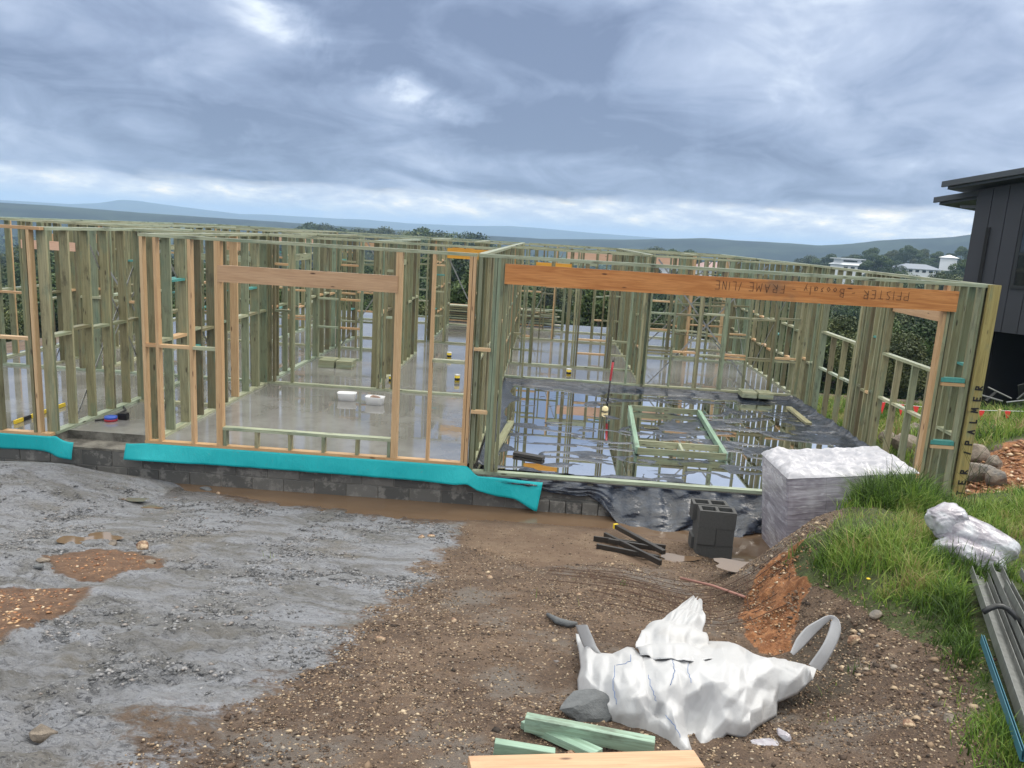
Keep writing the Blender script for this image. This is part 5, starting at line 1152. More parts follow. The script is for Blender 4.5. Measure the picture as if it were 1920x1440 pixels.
specs = [(0.06, .02, .10, .055, 0.0, .98, 'leftmost flat steel channel on the grass, nearest the white bag'), (.17, .06, .07, .05, .05, 1.0, 'steel channel second from the left of the pile'), (.26, .02, .05, .045, .0, .95, 'narrow steel channel low in the middle of the pile'), (.33, .07, .05, .05, .1, 1.0, 'narrow upright steel channel in the middle of the pile'), (.42, .04, .08, .05, .0, .9, 'wide steel channel right of the strap crossing'), (.52, .10, .10, .05, .1, .97, 'raised steel channel at the right side of the pile'), (.64, .05, .10, .05, .0, 1.0, 'steel channel at the right edge of the picture'), (.115, .0, .05, .05, .0, .9, 'steel channel half buried beneath the leftmost one'), (.22, .10, .035, .06, .0, .8, 'narrow raised steel channel on top of the left part of the pile'), (.37, .02, .06, .04, .1, .9, 'steel channel at ground level in the middle of the pile'), (.47, .0, .05, .05, .0, .95, 'steel channel under the raised right one')]
for i, (s_, h_, w_, hh, f0, f1, lb) in enumerate(specs):
    o = link(bpy.data.objects.new('steel_channel', channel_mesh(L0*(f1-f0)+.3, w_, hh, .004, M['steel']))); yaw = random.uniform(-.02, .02)
    p = B+dirv*(L0*f0-.15)+sidev*s_+upv*h_
    mm = Matrix(((sidev[0], dirv[0], upv[0], p[0]), (sidev[1], dirv[1], upv[1], p[1]), (sidev[2], dirv[2], upv[2], p[2]), (0, 0, 0, 1))) @ Matrix.Rotation(yaw, 4, 'Z') @ Matrix.Rotation(random.uniform(-.2, .2), 4, 'Y')
    o.matrix_world = mm; tag(o, lb, 'steel channel', 'steel sections piled at lower right')
o = link(bpy.data.objects.new('flat_strip', channel_mesh(L0*.50, .014, .045, .003, material('blue_edge', color=(.03, .13, .18), rough=.5)))); p = B-sidev*.03+upv*.05
o.matrix_world = Matrix(((sidev[0], dirv[0], upv[0], p[0]), (sidev[1], dirv[1], upv[1], p[1]), (sidev[2], dirv[2], upv[2], p[2]), (0, 0, 0, 1))); tag(o, 'thin teal edged strip along the left side of the steel pile', 'strip')
mid = B+dirv*L0*.62; pts = []
for k in range(26):
    a = k/25; s_ = -.0+.75*a; pts.append(mid+sidev*(s_)+upv*(.10+.05*math.sin(a*14)+.02)+dirv*(.03*math.sin(a*9)))
o = tube('strap', pts, .016, M['dark_steel'], None, 8); tag(o, 'dark looped strap lying across the steel channels', 'strap')

# ------------------------------------------------------------------ boulders, bunting, scrap
for i, (px, py, a, b, c, lb) in enumerate([(1828, 862, .20, .17, .16, 'pale angular boulder, uppermost beside the lettered post'), (1862, 880, .17, .14, .13, 'pale topped boulder right of the uppermost one'), (1835, 900, .24, .2, .18, 'large brown boulder lowest by the post'), (1868, 908, .16, .14, .15, 'brown boulder at the lower right of the group'), (1700, 850, .28, .2, .22, 'dark boulder seen through the right window bay, middle'), (1668, 835, .22, .2, .2, 'dark boulder seen through the bay, leftmost'), (1735, 840, .22, .2, .18, 'dark boulder behind the end studs of the bay'), (1715, 815, .2, .18, .14, 'flat dark boulder lying above the others in the bay')]):
    q = G(px, py); o = link(bpy.data.objects.new('boulder', rock_mesh(a, b, c, 300+i, M['rock'], 3, .4))); o.location = (q[0], q[1], q[2]+c*.5); o.rotation_euler = (random.uniform(-.3, .3), random.uniform(-.3, .3), random.uniform(0, 3)); tag(o, lb, 'boulder', 'boulders edging the right bank')
L_ = [at_d(1640, 752, 14.2), at_d(1706, 760, 14.2), at_d(1775, 768, 14.1), at_d(1872, 770, 14.0), at_d(1960, 772, 13.9)]
t = thing('bunting', 'line of red triangular safety flags strung between stakes before the dark house', 'bunting', tuple(L_[3])); o0 = np.array(L_[3])
tube('string', [p-o0 for p in L_], .004, M['white'], t, 4)
for (px, dy_) in ((1655, 0), (1672, 0), (1690, 0), (1718, 0), (1772, 0), (1841, 0), (1890, 0), (1935, 0)):
    k = np.interp(px, [1640, 1706, 1775, 1872, 1960], range(5)); i = min(int(k), 3); p = L_[i]+(L_[i+1]-L_[i])*(k-i); w_ = .055
    V = [p-o0+RT*-w_, p-o0+RT*w_, p-o0+np.array([.01, -.02, -.22])]; me = bpy.data.meshes.new('flag'); me.from_pydata([tuple(v) for v in V], [], [(0, 1, 2)]); me.materials.append(M['flag']); o = link(bpy.data.objects.new('flag', me), t); o.modifiers.new('t', 'SOLIDIFY').thickness = .003
for px in (1872, 1706): 
    k = np.interp(px, [1640, 1706, 1775, 1872, 1960], range(5)); p = L_[int(round(k))]; zg = gz(p[0], p[1])
    tag(timber('stake', (p[0], p[1], zg-.1), (p[0]+.01, p[1]-.02, p[2]+.03), .045, .03, M['cream'], None, side=(1, 0, 0)), 'pale wooden stake holding the flag line ' + ('before the dark house' if px == 1872 else 'behind the window bay'), 'stake')

# ------------------------------------------------------------------ dark house
def house():
    D0 = 20.0; c0 = at_d(1810, 500, D0); gnd = -1.20
    ang = R(-47); dv_ = np.array([math.cos(ang), math.sin(ang), 0]); nv = np.array([dv_[1], -dv_[0], 0])   # outward normal, to camera side
    if nv@(CAM-c0) < 0: nv = -nv
    t = thing('dark_house', 'charcoal clad two storey house with skillion roofs at the right edge', 'house', (c0[0], c0[1], gnd)); O = np.array([c0[0], c0[1], gnd])
    def BX(name, u0, u1, n0, n1, z0, z1, mat, par=t, zt=None):
        """u along the front wall, n outward, z above gnd; zt = top height at u1"""
        zt = z1 if zt is None else zt; V = []
        for (u_, n_, z_) in ((u0, n0, z0), (u1, n0, z0), (u1, n1, z0), (u0, n1, z0), (u0, n0, z1), (u1, n0, zt), (u1, n1, zt), (u0, n1, z1)): V.append(tuple(dv_*u_+nv*n_+np.array([0, 0, z_])))
        me = bpy.data.meshes.new(name); me.from_pydata(V, [], [list(f) for f in BOXF]); me.materials.append(mat); return link(bpy.data.objects.new(name, me), par)
    zb = 2.35; 
    def zt(u_): return 5.86+.17*u_
    BX('wall', 0, 9, -.5, -.02, zb, zt(0)-.02, M['cladding'], zt=zt(9)-.02)
    bw_ = .36; k = 0; u_ = .0
    while u_ < 7:
        if not (1.10 < u_+.18 < 2.95): BX('cladding_board', u_+.008, u_+bw_-.008, -.018, .012, zb-.03, zt(u_)-.03, M['cladding'], zt=zt(u_+bw_)-.03)
        else:
            BX('cladding_board', u_+.008, u_+bw_-.008, -.018, .012, zb-.03, 3.43, M['cladding']); BX('cladding_board', u_+.008, u_+bw_-.008, -.018, .012, 5.18, zt(u_)-.03, M['cladding'], zt=zt(u_+bw_)-.03)
        u_ += bw_
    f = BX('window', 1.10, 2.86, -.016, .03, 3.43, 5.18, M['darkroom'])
    for (a, b, c, d) in ((1.10, 1.18, 3.43, 5.18), (2.78, 2.86, 3.43, 5.18), (1.18, 2.78, 3.43, 3.51), (1.18, 2.78, 5.10, 5.18), (1.18, 2.78, 4.25, 4.31)): BX('frame', a, b, .031, .06, c, d, M['dark_steel'], f)
    BX('pane', 1.18, 2.78, .031, .04, 3.51, 4.25, M['glass'], f); BX('pane', 1.18, 2.78, .031, .04, 4.31, 5.10, M['glass'], f)
    BX('dark_groove', .36, .44, .013, .07, .2, 4.9, M['darkroom'])  # dark line of the wall groove, drawn as an added near-black strip
    BX('side_wall', -.02, .0, -9, -.5, 0, 5.6, M['cladding']); BX('pier', 0.0, .75, -.5, -.02, 0, zb-.002, M['cladding'])
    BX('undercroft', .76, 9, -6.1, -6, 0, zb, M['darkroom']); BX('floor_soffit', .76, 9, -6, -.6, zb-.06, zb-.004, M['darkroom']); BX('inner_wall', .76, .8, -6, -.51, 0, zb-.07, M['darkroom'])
    # roofs
    def roof(name, u0, u1, n0, n1, z, par=t, sl=.17):
        r_ = BX(name, u0, u1, n0, n1, z, z+.10, M['fascia'], par); me = r_.data
        for i, v in enumerate(me.vertices):
            uu = (u0, u1, u1, u0)[i % 4]; v.co.z = z+(uu-u0)*sl+(.16 if i >= 4 else 0)
        g2 = BX('gutter', u0-.12, u1, n1, n1+.11, z, z+.1, M['fascia'], r_)
        for i, v in enumerate(g2.data.vertices):
            uu = (u0-.12, u1, u1, u0-.12)[i % 4]; v.co.z = z+(uu-u0)*sl+.07+(.14 if i >= 4 else 0)
        return r_
    roof('roof', -.55, 9, -8, .50, 5.80); roof('lower_roof', -1.0, .35, -8, -.28, 5.46)
    BX('fascia_board', -.45, .4, -.27, -.20, 5.38, 5.45, M['fascia'])
house()
t = thing('scrap_pile', 'jumble of bent grey metal and poles in front of the dark undercroft', 'scrap pile', tuple(at_d(1905, 765, 16)))
for i in range(14):
    a = np.array([random.uniform(-.5, .9), random.uniform(-.5, .5), random.uniform(-.15, .2)]); b = a+np.array([random.uniform(-.5, .5), random.uniform(-.4, .4), random.uniform(0, .5)])
    timber('metal_piece', a+np.array(t.location), b+np.array(t.location), random.choice((.03, .05, .2)), .02, random.choice((M['strap'], M['dark_steel'], M['steel'])), t)

# ------------------------------------------------------------------ grass
def blades(name, n, dens, hmin, hmax, seed, cols, bbox, wid=(.003, .006), label='grass'):
    r2 = np.random.default_rng(seed); bx = r2.uniform(bbox[0], bbox[1], n*4); by = r2.uniform(bbox[2], bbox[3], n*4)
    dn = dens(bx, by); k = r2.uniform(0, 1, len(bx)) < dn; bx = bx[k][:n]; by = by[k][:n]; dn = dn[k][:n]; m_ = len(bx)
    bz = terr(bx, by); cl = fbm(bx, by, 2.2, 3, 15); cl2 = fbm(bx, by, 7, 2, 17)
    h = (hmin+(hmax-hmin)*r2.uniform(0, 1, m_)**1.5)*(.75+.6*ss(cl, -.3, .5)+.35*cl2)*(.5+.5*np.clip(dn, 0, 1)); w = r2.uniform(wid[0], wid[1], m_)
    a = r2.uniform(0, 2*np.pi, m_); ln = r2.uniform(.1, 1.15, m_)*h; la = a+r2.normal(0, .7, m_)+1.2*cl; lx, ly = np.cos(la)*ln, np.sin(la)*ln; wx, wy = -np.sin(a)*w, np.cos(a)*w
    V = np.zeros((m_, 7, 3))
    for i, s in enumerate((0, .4, .75)):
        cx_ = bx+lx*s*s; cy_ = by+ly*s*s; cz_ = bz-.01+h*s*(1-.25*s*(ln/h)); ww = (1, .85, .5)[i]
        V[:, 2*i, 0] = cx_-wx*ww; V[:, 2*i, 1] = cy_-wy*ww; V[:, 2*i, 2] = cz_; V[:, 2*i+1, 0] = cx_+wx*ww; V[:, 2*i+1, 1] = cy_+wy*ww; V[:, 2*i+1, 2] = cz_
    V[:, 6, 0] = bx+lx; V[:, 6, 1] = by+ly; V[:, 6, 2] = bz+h*(1-.35*(ln/h))
    b_ = (np.arange(m_)*7)[:, None]; T = np.concatenate([b_+np.array([0, 1, 3]), b_+np.array([0, 3, 2]), b_+np.array([2, 3, 5]), b_+np.array([2, 5, 4]), b_+np.array([4, 5, 6])])
    tone = np.repeat(np.clip(.46+.75*fbm(bx, by, 1.5, 3, 19)+.3*fbm(bx, by, 6, 2, 20)+r2.normal(0, .2, m_), 0, 1), 7); tip = np.tile(np.array([0, 0, .4, .4, .75, .75, 1]), m_)
    o = obj_np(name, V.reshape(-1, 3), T, cols, attrs=dict(tone=tone, tip=tip)); stuff(o); return o
def f_grass(x):
    t_ = x.attr('tone'); c = x.ramp(t_, [(0, (.035, .065, .015)), (.28, (.08, .155, .026)), (.48, (.155, .265, .042)), (.66, (.25, .35, .07)), (.86, (.31, .31, .11)), (1, (.36, .27, .14))])
    return dict(color=c, rough=.5, spec=.3)
M['grass'] = material('grass_blades', f_grass)
# translucency for the blades
_nt = M['grass'].node_tree; _x = NX(_nt); _p = _nt.nodes['Principled BSDF']; _tr = _x.n('ShaderNodeBsdfTranslucent'); _mx = _x.n('ShaderNodeMixShader'); _mx.inputs[0].default_value = .35
_nt.links.new(_p.inputs['Base Color'].links[0].from_socket, _tr.inputs[0]); _nt.links.new(_p.outputs[0], _mx.inputs[1]); _nt.links.new(_tr.outputs[0], _mx.inputs[2]); _nt.links.new(_mx.outputs[0], [n for n in _nt.nodes if n.type == 'OUTPUT_MATERIAL'][0].inputs[0])
stpoly = [tuple((B+sidev*-.02)[:2]), tuple((A+sidev*-.02)[:2]), tuple((A+sidev*.8)[:2]), tuple((B+sidev*.8)[:2])]
def dn1(X_, Y_): d = ss(poly_sd(X_, Y_, GRASS)+.12*fbm(X_, Y_, 3, 3, 88), -.05, .12)*(.12+.88*ss(fbm(X_, Y_, 2.2, 3, 89), -.28, .1)); return d*(1-ss(poly_sd(X_, Y_, stpoly), -.02, .05))*(Y_ > -7)
blades('grass', 90000, dn1, .05, .20, 5, M['grass'], (2.4, 7.8, -6.6, 0), (.0025, .0045))
def dn1b(X_, Y_): return dn1(X_, Y_)*ss(-np.hypot((X_-3.9)/1.0, (Y_+2.05)/.55), -1.1, -.5)
blades('grass', 12000, dn1b, .16, .34, 6, M['grass'], (2.8, 5.2, -3, -1.4), (.003, .0055))
def dn2(X_, Y_): return ss(poly_sd(X_, Y_, GRASS2)+.2*fbm(X_, Y_, 1, 3, 18), -.1, .3)
def dn4(X_, Y_): return ss(-np.abs(X_-(np.interp(Y_, [-6.6, -5.2, -4.4], [2.80, 3.32, 3.62]))), -.30, -.05)*(.2+.8*ss(fbm(X_, Y_, 3, 3, 99), -.2, .2))*(Y_ < -4)*(1-ss(poly_sd(X_, Y_, stpoly), -.02, .05))
blades('grass', 12000, dn4, .04, .15, 11, M['grass'], (2.3, 4.2, -6.7, -4), (.002, .004))
blades('grass', 40000, dn2, .10, .32, 7, M['grass'], (6.3, 14.5, 2.2, 14), (.006, .012))
def dn3(X_, Y_):
    s = 0
    for (px, py, r_) in ((1075, 1092, .09), (1165, 1098, .08), (1600, 1260, .12), (1540, 1310, .10), (1530, 1355, .13), (1000, 1120, .12), (1090, 1140, .06), (500, 1045, .12), (880, 1110, .07), (820, 1370, .05), (850, 1385, .07), (1190, 1060, .05), (1560, 1285, .06), (1730, 1180, .2), (1640, 1130, .12), (1470, 1160, .05), (285, 1063, .03)):
        q = _tc[(px, py)]; s = s+ss(-np.hypot(X_-q[0], Y_-q[1]), -r_, -r_*.2)
    return np.clip(s, 0, 1)
_tc = {k: hit(*k) for k in ((1075, 1092), (1165, 1098), (1600, 1260), (1540, 1310), (1530, 1355), (1000, 1120), (1090, 1140), (500, 1045), (880, 1110), (820, 1370), (850, 1385), (1190, 1060), (1560, 1285), (1730, 1180), (1640, 1130), (1470, 1160), (285, 1063))}
blades('grass', 5000, dn3, .02, .10, 8, M['grass'], (-3, 4.2, -7, -1), (.002, .004))
# tall seed stalks near the post
r2 = random.Random(3)
for i in range(26):
    px, py = r2.choice(((1640, 930), (1690, 935), (1800, 945), (1820, 945), (1790, 940), (1660, 930))); a = G(px+r2.uniform(-25, 25), py+r2.uniform(-5, 20)); h = r2.uniform(.35, .7)
    tag(tube('grass_stalk', [a, (a[0]+r2.uniform(-.08, .08), a[1], a[2]+h*.6), (a[0]+r2.uniform(-.25, .25), a[1]+r2.uniform(-.1, .1), a[2]+h)], [.003, .002, .0012], M['grass'], None, 4), 'thin pale grass stalk rising above the turf by the corner post', 'grass stalk', 'tall stalks in the bank grass')
q = G(1624, 1112, .06); t = thing('yellow_flower', 'single small yellow flower on the grassy bank', 'flower', (q[0], q[1], q[2]-.06)); tube('stem', [(0, 0, 0), (0, 0, .06)], .002, M['grass'], t, 4); tube('petals', [(0, 0, .06), (0, 0, .065), (0, 0, .07)], [.008, .016, .004], M['yellow'], t, 8)

# ------------------------------------------------------------------ pebbles
def pebbles(name, n, dens, smin, smax, bbox, mats, seed, w=None):
    r2 = np.random.default_rng(seed); bx = r2.uniform(bbox[0], bbox[1], n*4); by = r2.uniform(bbox[2], bbox[3], n*4); k = r2.uniform(0, 1, len(bx)) < dens(bx, by); bx = bx[k][:n]; by = by[k][:n]; m_ = len(bx)
    o8 = np.array([[1, 0, 0], [0, 1, 0], [-1, 0, 0], [0, -1, 0], [0, 0, 1], [0, 0, -1]], float); F8 = np.array([[0, 1, 4], [1, 2, 4], [2, 3, 4], [3, 0, 4], [1, 0, 5], [2, 1, 5], [3, 2, 5], [0, 3, 5]])
    s = smin+(smax-smin)*r2.uniform(0, 1, m_)**3.5; a = r2.uniform(0, np.pi, m_)
    V = o8[None]*(1+r2.uniform(-.35, .35, (m_, 6, 1))); V = V+r2.uniform(-.2, .2, (m_, 6, 3)); V[..., 2] *= .55; V[..., 0] *= 1.35; V *= s[:, None, None]
    ca, sa = np.cos(a)[:, None], np.sin(a)[:, None]; x_ = V[..., 0]*ca-V[..., 1]*sa; y_ = V[..., 0]*sa+V[..., 1]*ca
    V = np.stack([x_+bx[:, None], y_+by[:, None], V[..., 2]+(terr(bx, by)+s*.15)[:, None]], -1)
    Fc = (np.arange(m_)*6)[:, None, None]+F8[None]; tone = np.repeat(r2.uniform(0, 1, m_), 6)
    o = obj_np(name, V.reshape(-1, 3), Fc.reshape(-1, 3), mats, attrs=dict(tone=tone)); stuff(o)
M['pebble'] = material('gravel_stones', lambda x: dict(color=x.ramp(x.attr('tone'), [(0, (.035, .027, .023)), (.35, (.10, .066, .046)), (.58, (.18, .122, .082)), (.78, (.29, .21, .14)), (.93, (.50, .40, .28)), (1, (.16, .15, .15))])), rough=.75, spec=.25)
M['clod'] = material('clay_clods', lambda x: dict(color=x.ramp(x.attr('tone'), [(0, (.055, .057, .062)), (.5, (.12, .122, .128)), (.85, (.25, .25, .26)), (1, (.20, .17, .15))])), rough=.6)
M['opebble'] = material('orange_stones', lambda x: dict(color=x.ramp(x.attr('tone'), [(0, (.14, .055, .022)), (.5, (.30, .13, .055)), (.85, (.46, .28, .14)), (1, (.55, .45, .33))])), rough=.55)
def dg(X_, Y_): c = CF(X_, Y_); g_ = poly_sd(X_, Y_, GRASS); s_ = poly_sd(X_, Y_, SAND); return ss(-c+.12*fbm(X_, Y_, 3, 3, 7), -.06, .12)*(1-.8*ss(g_, -.1, .15))*(1-.85*ss(s_, -.1, .2))*(.35+.65*ss(fbm(X_, Y_, 1.6, 3, 70), -.4, .3))*(Y_ < -.75)
pebbles('gravel', 110000, dg, .0018, .0095, (-1.9, 4.1, -6.7, -.7), M['pebble'], 21)
pebbles('gravel', 500, lambda X_, Y_: dg(X_, Y_)*.8, .010, .026, (-1.9, 4.1, -6.7, -.9), M['pebble'], 22)
pebbles('gravel', 600, lambda X_, Y_: ss(poly_sd(X_, Y_, GRASS), .05, -.1)*1.0, .008, .026, (2.75, 4.1, -6.6, -2.6), M['pebble'], 28)
pebbles('gravel', 30000, lambda X_, Y_: ss(poly_sd(X_, Y_, CLAY), 0, .15)*(1-ss(poly_sd(X_, Y_, RED1), -.1, 0))*(1-ss(poly_sd(X_, Y_, RED2), -.1, 0))*ss(fbm(X_, Y_, 2.2, 3, 47), -.1, .35)*(Y_ < -.6), .003, .018, (-6.5, .9, -6.5, -.6), M['clod'], 23)
pebbles('gravel', 12000, lambda X_, Y_: np.maximum.reduce([ss(poly_sd(X_, Y_, ORANGE), -.05, .08), ss(poly_sd(X_, Y_, RED1), -.05, .15), .6*ss(poly_sd(X_, Y_, RED2), -.05, .15)]), .003, .016, (-4.5, 4, -5.3, -1.2), M['opebble'], 24)
pebbles('gravel', 2500, lambda X_, Y_: ss(poly_sd(X_, Y_, REDB), 0, .3), .01, .06, (6.1, 9.8, -.3, 3.2), M['opebble'], 25)

# ------------------------------------------------------------------ trees
def f_leaf(stops):
    def f(x):
        t_ = x.attr('tone'); r_ = x.rnd(); c = x.ramp(t_, stops); c2 = x.mix(x.mul(r_, .55), c, x.mix(1, c, (.62, .75, .75), 'MULTIPLY'))
        return dict(color=c2, rough=.6, spec=.25)
    return f
M['leaf'] = material('dark_foliage', f_leaf([(0, (.018, .034, .012)), (.5, (.045, .078, .022)), (1, (.10, .135, .038))]))
M['leaf2'] = material('olive_foliage', f_leaf([(0, (.025, .038, .015)), (.5, (.07, .09, .032)), (1, (.14, .155, .055))]))
M['yleaf'] = material('yellow_blossom', f_leaf([(0, (.30, .22, .02)), (.5, (.5, .38, .03)), (1, (.7, .55, .05))]))
M['bark'] = material('grey_bark', lambda x: dict(color=x.mix(x.noise(x.scale(x.obj(), (6, 6, 1)), 2, 4), (.07, .06, .05), (.20, .18, .15))), rough=.9)
def tree_parts(seed, h, w, nl, leafm, spread=.6, ls=.22):
    r2 = np.random.default_rng(seed); nb = r2.integers(16, 26); cs = []
    for i in range(nb):
        a = r2.uniform(0, 2*np.pi); rr = r2.uniform(0, 1)**.6*w*.5; z = h*(.38+.52*r2.uniform(0, 1)*(1-.35*(rr/(w*.5))**2)); cs.append((rr*math.cos(a), rr*math.sin(a), z, r2.uniform(.10, .2)*w))
    cs.append((0, 0, h*.86, w*.16)); cs = np.array(cs); n = nl; ci = r2.integers(0, len(cs), n); dvv = r2.normal(size=(n, 3)); dvv /= np.linalg.norm(dvv, axis=1)[:, None]; rad = cs[ci, 3]*r2.uniform(.45, 1.08, n)**.7
    ctr = cs[ci, :3]+dvv*rad[:, None]*np.array([1, 1, .68]); s = ls*r2.uniform(.6, 1.5, n); u_ = r2.normal(size=(n, 3)); u_ /= np.linalg.norm(u_, axis=1)[:, None]; v_ = np.cross(u_, dvv+.5*r2.normal(size=(n, 3))); v_ /= np.linalg.norm(v_, axis=1)[:, None]+1e-9
    V = np.stack([ctr-u_*s[:, None], ctr-v_*s[:, None]*.6, ctr+u_*s[:, None], ctr+v_*s[:, None]*.6], 1); tone = np.repeat(np.clip(r2.uniform(.15, .85, len(cs))[ci]+r2.normal(0, .15, n), 0, 1), 4)
    crown = mesh_np('crown', V.reshape(-1, 3), np.arange(n*4).reshape(-1, 4), leafm, attrs=dict(tone=tone))
    V = []; Fc = []
    def limb(p, q, r0, r1):
        k = len(V); p = np.array(p, float); q = np.array(q, float); d = q-p; d /= np.linalg.norm(d); uu = np.cross(d, [.3, 1, .1]); uu /= np.linalg.norm(uu); vv = np.cross(d, uu)
        for (c_, r_) in ((p, r0), (q, r1)):
            for j in range(6): V.append(c_+r_*(math.cos(j*math.pi/3)*uu+math.sin(j*math.pi/3)*vv))
        for j in range(6): Fc.append([k+j, k+(j+1) % 6, k+6+(j+1) % 6, k+6+j])
    limb((0, 0, -1), (.1*w*.2, 0, h*.45), h*.022, h*.014)
    for c_ in cs[:9]: limb((.02*w, 0, h*r2.uniform(.25, .5)), (c_[0], c_[1], c_[2]), h*.009, h*.003)
    limb((.02*w, 0, h*.45), (0, 0, h*.85), h*.014, h*.004)
    trunk = mesh_np('trunk', V, Fc, M['bark'], smooth=True); return crown, trunk
VAR = [tree_parts(11, 9, 8, 16000, M['leaf'], ls=.11), tree_parts(12, 12, 8, 16000, M['leaf2'], ls=.12), tree_parts(13, 7, 8, 15000, M['leaf'], ls=.10), tree_parts(14, 14, 11, 20000, M['leaf'], ls=.15), tree_parts(15, 10, 10, 18000, M['leaf2'], ls=.12)]
YV = tree_parts(16, 4, 4, 3000, M['yleaf'], ls=.14)
KN = ['dense dark green', 'tall olive green', 'low rounded dark green', 'broad spreading dark', 'rounded olive green']
def where(x_, y_, sc):
    f = (x_-CAM[0])/(y_+9); i = int(np.searchsorted([-.62, -.46, -.32, -.2, -.1, 0, .1, .2, .32, .46], f))
    return ('small ', '', 'large ')[0 if sc < .75 else (1 if sc < 1.1 else 2)], ('at far left', 'behind the leftmost rooms', 'behind the entry', 'left of the lintel', 'behind the lintel', 'behind the narrow bay', 'behind the beam\'s left end', 'behind the marker post', 'behind the beam\'s middle', 'behind the handwriting', 'behind the right bays')[i]
def tree(x_, y_, v, sc, label, grp, zoff=0):
    cr, tr = VAR[v] if v >= 0 else YV; z = float(far_or(x_, y_)); t = thing('tree', label, 'tree', (x_, y_, z+zoff), random.uniform(0, 6.28), grp); t.scale = (sc*random.uniform(.9, 1.15), sc*random.uniform(.9, 1.15), sc)
    link(bpy.data.objects.new('crown', cr), t); link(bpy.data.objects.new('trunk', tr), t)
def far_or(x_, y_): return terr(np.array([x_]), np.array([y_]), False)[0]
rt = random.Random(12); NT = 0
# belt close behind the slab
for i in range(74):
    y_ = rt.uniform(24, 62); frac = rt.uniform(-.80, .66); x_ = CAM[0]+(y_+9)*frac; z = far_or(x_, y_); v = rt.randrange(5); hh = (9, 12, 7, 14, 10)[v]
    top_allow = 2.86-(y_+9)*rt.uniform(.055, .16); sc = max(.45, min(1.5, (top_allow-z)/hh))
    a_, b_ = where(x_, y_, sc); tree(x_, y_, v, sc, a_+KN[v]+' tree close '+b_+(' by the slab' if y_ < 42 else ' down the slope'), 'trees in the belt behind the slab')
for i in range(120):
    y_ = rt.uniform(65, 230); frac = rt.uniform(-.75, .62); x_ = CAM[0]+(y_+9)*frac; z = far_or(x_, y_); v = rt.randrange(5); hh = (9, 12, 7, 14, 10)[v]
    al = rt.uniform(.028, .08) if frac < .28 else rt.uniform(.036, .085)
    top_allow = 2.86-(y_+9)*al; sc = max(.5, min(1.7, (top_allow-z)/hh)); 
    if frac > .30 and abs(x_/(y_+9)-.44) < .03 and y_ > 60 and y_ < 215: sc *= .6
    a_, b_ = where(x_, y_, sc); tree(x_, y_, v, sc, a_+KN[v]+' tree far off '+b_+(' up the valley side' if y_ < 140 else ' deep in the valley'), 'trees down the valley side')
for i in range(64):
    y_ = rt.uniform(205, 330); frac = rt.uniform(.24, .64); x_ = CAM[0]+(y_+9)*frac; v = rt.randrange(5); sc = rt.uniform(.42, .72)
    px_ = 960+FPX*frac*1.0+60
    if y_ < 292 and (.405 < frac < .475 or .485 < frac < .60): y_ = rt.uniform(300, 340); x_ = CAM[0]+(y_+9)*frac
    a_, b_ = where(x_, y_, sc); tree(x_, y_, v, sc, a_+KN[v]+' tree on the far right ridge '+('left of the white house' if frac < .40 else 'near the white house' if frac < .47 else 'near the blue roof' if frac < .54 else 'near the white gable'), 'trees on the far right ridge')
# trees breaking the horizon
def horizon_tree(px, py_top, dist_, v, lb):
    p = at_d(px, py_top, dist_); z = far_or(p[0], p[1]); hh = (9, 12, 7, 14, 10)[v]; tree(p[0], p[1], v, (p[2]-z)/hh/.97, lb, None)
for (px, py, dd, v, lb) in ((583, 414, 420, 3, 'tree standing in silhouette on the skyline, leftmost of the clump'), (610, 418, 420, 4, 'tree second from left in the skyline clump'), (640, 424, 430, 3, 'tree in the middle of the skyline clump'), (672, 427, 430, 4, 'low tree right of the middle in the skyline clump'), (700, 424, 430, 1, 'tree near the right end of the skyline clump'), (722, 424, 400, 4, 'olive tree at the right end of the skyline clump'), (792, 422, 300, 3, 'large domed tree breaking the horizon alone'), (825, 432, 300, 4, 'smaller tree leaning on the large domed skyline tree'), (897, 439, 300, 2, 'small round tree on the skyline right of centre'),
                            (1232, 462, 350, 4, 'tree on the horizon above the middle of the garage frames'), (1263, 464, 330, 3, 'dark tree on the horizon above the garage frames'), (1295, 466, 330, 3, 'broad tree on the horizon right of the dark one'), (1520, 478, 380, 4, 'rounded tree farther left on the skyline left of the white house'), (1560, 474, 360, 3, 'dark tree behind and left of the white house'), (1603, 476, 380, 4, 'olive tree straight behind the white house'), (1640, 462, 340, 3, 'tall tree behind and right of the white house'), (1678, 466, 350, 1, 'tall olive tree between the two houses on the skyline'), (1705, 458, 340, 3, 'tallest skyline tree above the blue roof'), (1735, 466, 350, 4, 'olive skyline tree right of the tallest one'), (1762, 470, 330, 3, 'skyline tree left of the white gable'), (1805, 460, 320, 3, 'skyline tree touching the dark house'),
                            (1655, 476, 262, 3, 'dark tree standing between the white house and the blue roof'), (1668, 505, 200, 2, 'low dark tree at the left end of the blue roof'), (1765, 508, 150, 4, 'rounded olive tree below the lawn, in front'), (1722, 530, 120, 2, 'low rounded tree below the blue roof'), (1650, 525, 130, 3, 'broad dark tree below the gap between the houses'), (1600, 528, 150, 4, 'olive tree right below the white house'), (1555, 512, 170, 3, 'dark tree below and left of the white house'), (1515, 500, 230, 4, 'rounded tree above the far end of the right wall'), (1812, 484, 190, 3, 'dark tree at the corner of the dark house'), (1806, 525, 90, 3, 'broad dark tree just above the corner of the garage top plate'),
                            (1610, 610, 34, 2, 'bushy dark tree filling the second window bay'), (1700, 620, 30, 4, 'bushy tree filling the first window bay'), (1740, 600, 36, 2, 'dense tree behind the end studs of the first bay'), (1660, 590, 42, 3, 'tall dark tree between the two window bays')):
    horizon_tree(px, py, dd, v, lb)
tree(*at_d(1130, 552, 90)[:2], -1, .6, 'small yellow blossoming tree seen between studs', None, 1)
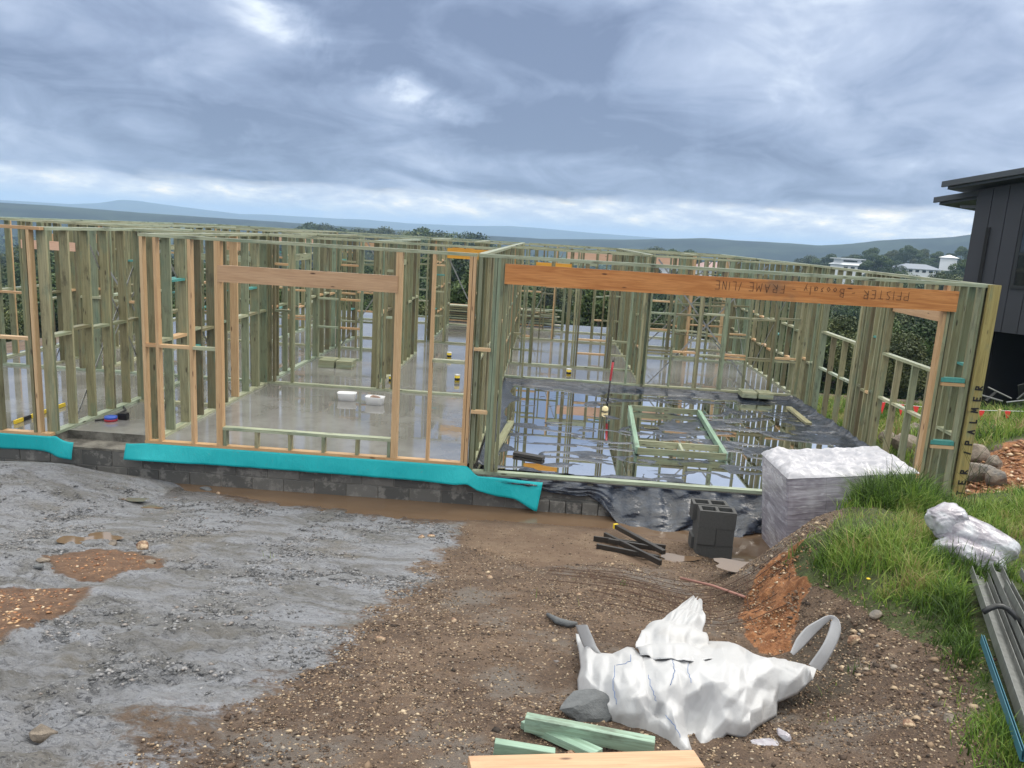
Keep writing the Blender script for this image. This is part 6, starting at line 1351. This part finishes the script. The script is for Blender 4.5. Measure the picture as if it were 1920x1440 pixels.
# canopy far away: thousands of leaf clumps as one mass
def canopy():
    r2 = np.random.default_rng(9); n = 15000; y_ = 215+2300*r2.uniform(0, 1, n)**1.4; fr = r2.uniform(-.85, .85, n); x_ = CAM[0]+(y_+9)*fr
    k = (fbm(x_, y_, .004, 3, 44) > -.25) & ~((fr > .2) & (y_ < 430)); x_, y_ = x_[k], y_[k]; z_ = far_z(x_, y_); m_ = len(x_); s = r2.uniform(2.2, 4.6, m_)*(1+y_/1500); q = 14
    c = r2.normal(size=(m_, q, 3)); c /= np.linalg.norm(c, axis=2)[..., None]; c[..., 2] = np.abs(c[..., 2]); ctr = c*s[:, None, None]*np.array([1, 1, .85])+np.stack([x_, y_, z_+1.0], -1)[:, None]
    u_ = r2.normal(size=(m_, q, 3)); u_ /= np.linalg.norm(u_, axis=2)[..., None]; v_ = np.cross(u_, c+.4*r2.normal(size=c.shape)); v_ /= np.linalg.norm(v_, axis=2)[..., None]; w_ = (s*.42)[:, None, None]*r2.uniform(.6, 1.3, (m_, q, 1))
    V = np.stack([ctr-u_*w_, ctr-v_*w_, ctr+u_*w_, ctr+v_*w_], 2).reshape(-1, 3); tone = np.clip(np.repeat(r2.uniform(.1, .8, m_), q*4)+np.repeat(r2.normal(0, .12, m_*q), 4), 0, 1)
    stuff(obj_np('distant_wood', V, np.arange(len(V)).reshape(-1, 4), M['leaf'], attrs=dict(tone=tone)))
canopy()

# ------------------------------------------------------------------ far houses
def fhouse(px, py, dist_, w, d, h, label, wallm, roofm, rz=0.2, tiers=1, ncol=4):
    p = at_d(px, py, dist_); t = thing('house', label, 'house', tuple(p), rz)
    boxo('wall', -w/2, w/2, -d/2, d/2, -4, h, wallm, t)
    V = [(-w/2-.6, -d/2-.6, h), (w/2+.6, -d/2-.6, h), (w/2+.6, d/2+.6, h), (-w/2-.6, d/2+.6, h), (-w/4, 0, h+d*.22), (w/4, 0, h+d*.22)]
    me = bpy.data.meshes.new('roof'); me.from_pydata(V, [], [(0, 1, 5, 4), (1, 2, 5), (2, 3, 4, 5), (3, 0, 4), (3, 2, 1, 0)]); me.materials.append(roofm); r_ = link(bpy.data.objects.new('roof', me), t)
    for i in range(ncol): xx = -w/2+w*(i+.5)/ncol; boxo('window', xx-w/ncol*.28, xx+w/ncol*.28, -d/2-.05, -d/2+.02, h*.25, h*.8, M['glass'], t)
    return t
t = fhouse(1592, 512, 285, 11, 8, 3.0, 'white two storey house with pale roofs among trees', M['hwhite'], M['hroof']); boxo('upper_storey', -5, 3, -1.8, 3, 3.2, 5.0, M['hwhite'], t); boxo('upper_roof', -6, 4.2, -2.8, 4, 5.0, 5.3, M['hroof'], t); boxo('window', -4, 1.5, -1.9, -1.79, 3.6, 4.6, M['glass'], t)
fhouse(1715, 512, 285, 15, 8, 1.6, 'long low house with blue grey roof', M['hwhite'], M['broof'], .05, ncol=6)
fhouse(1779, 487, 285, 3.2, 5, .7, 'white gabled house high among the trees', M['hwhite'], M['hwhite'], .9, ncol=2)
fhouse(1275, 520, 200, 9, 8, 2.5, 'grey blue roofed house seen between the right garage studs', M['hwhite'], M['broof'])
fhouse(1340, 522, 190, 11, 8, 2.2, 'pinkish roofed house beyond the garage studs', M['hwhite'], M['proof'])
fhouse(975, 548, 150, 8, 6, 2.3, 'small house with dark blue roof left of the marker post', M['hwhite'], M['broof'])
fhouse(1160, 548, 150, 5, 5, 1.6, 'small white shed beyond the slab', M['hwhite'], M['hroof'], ncol=2)
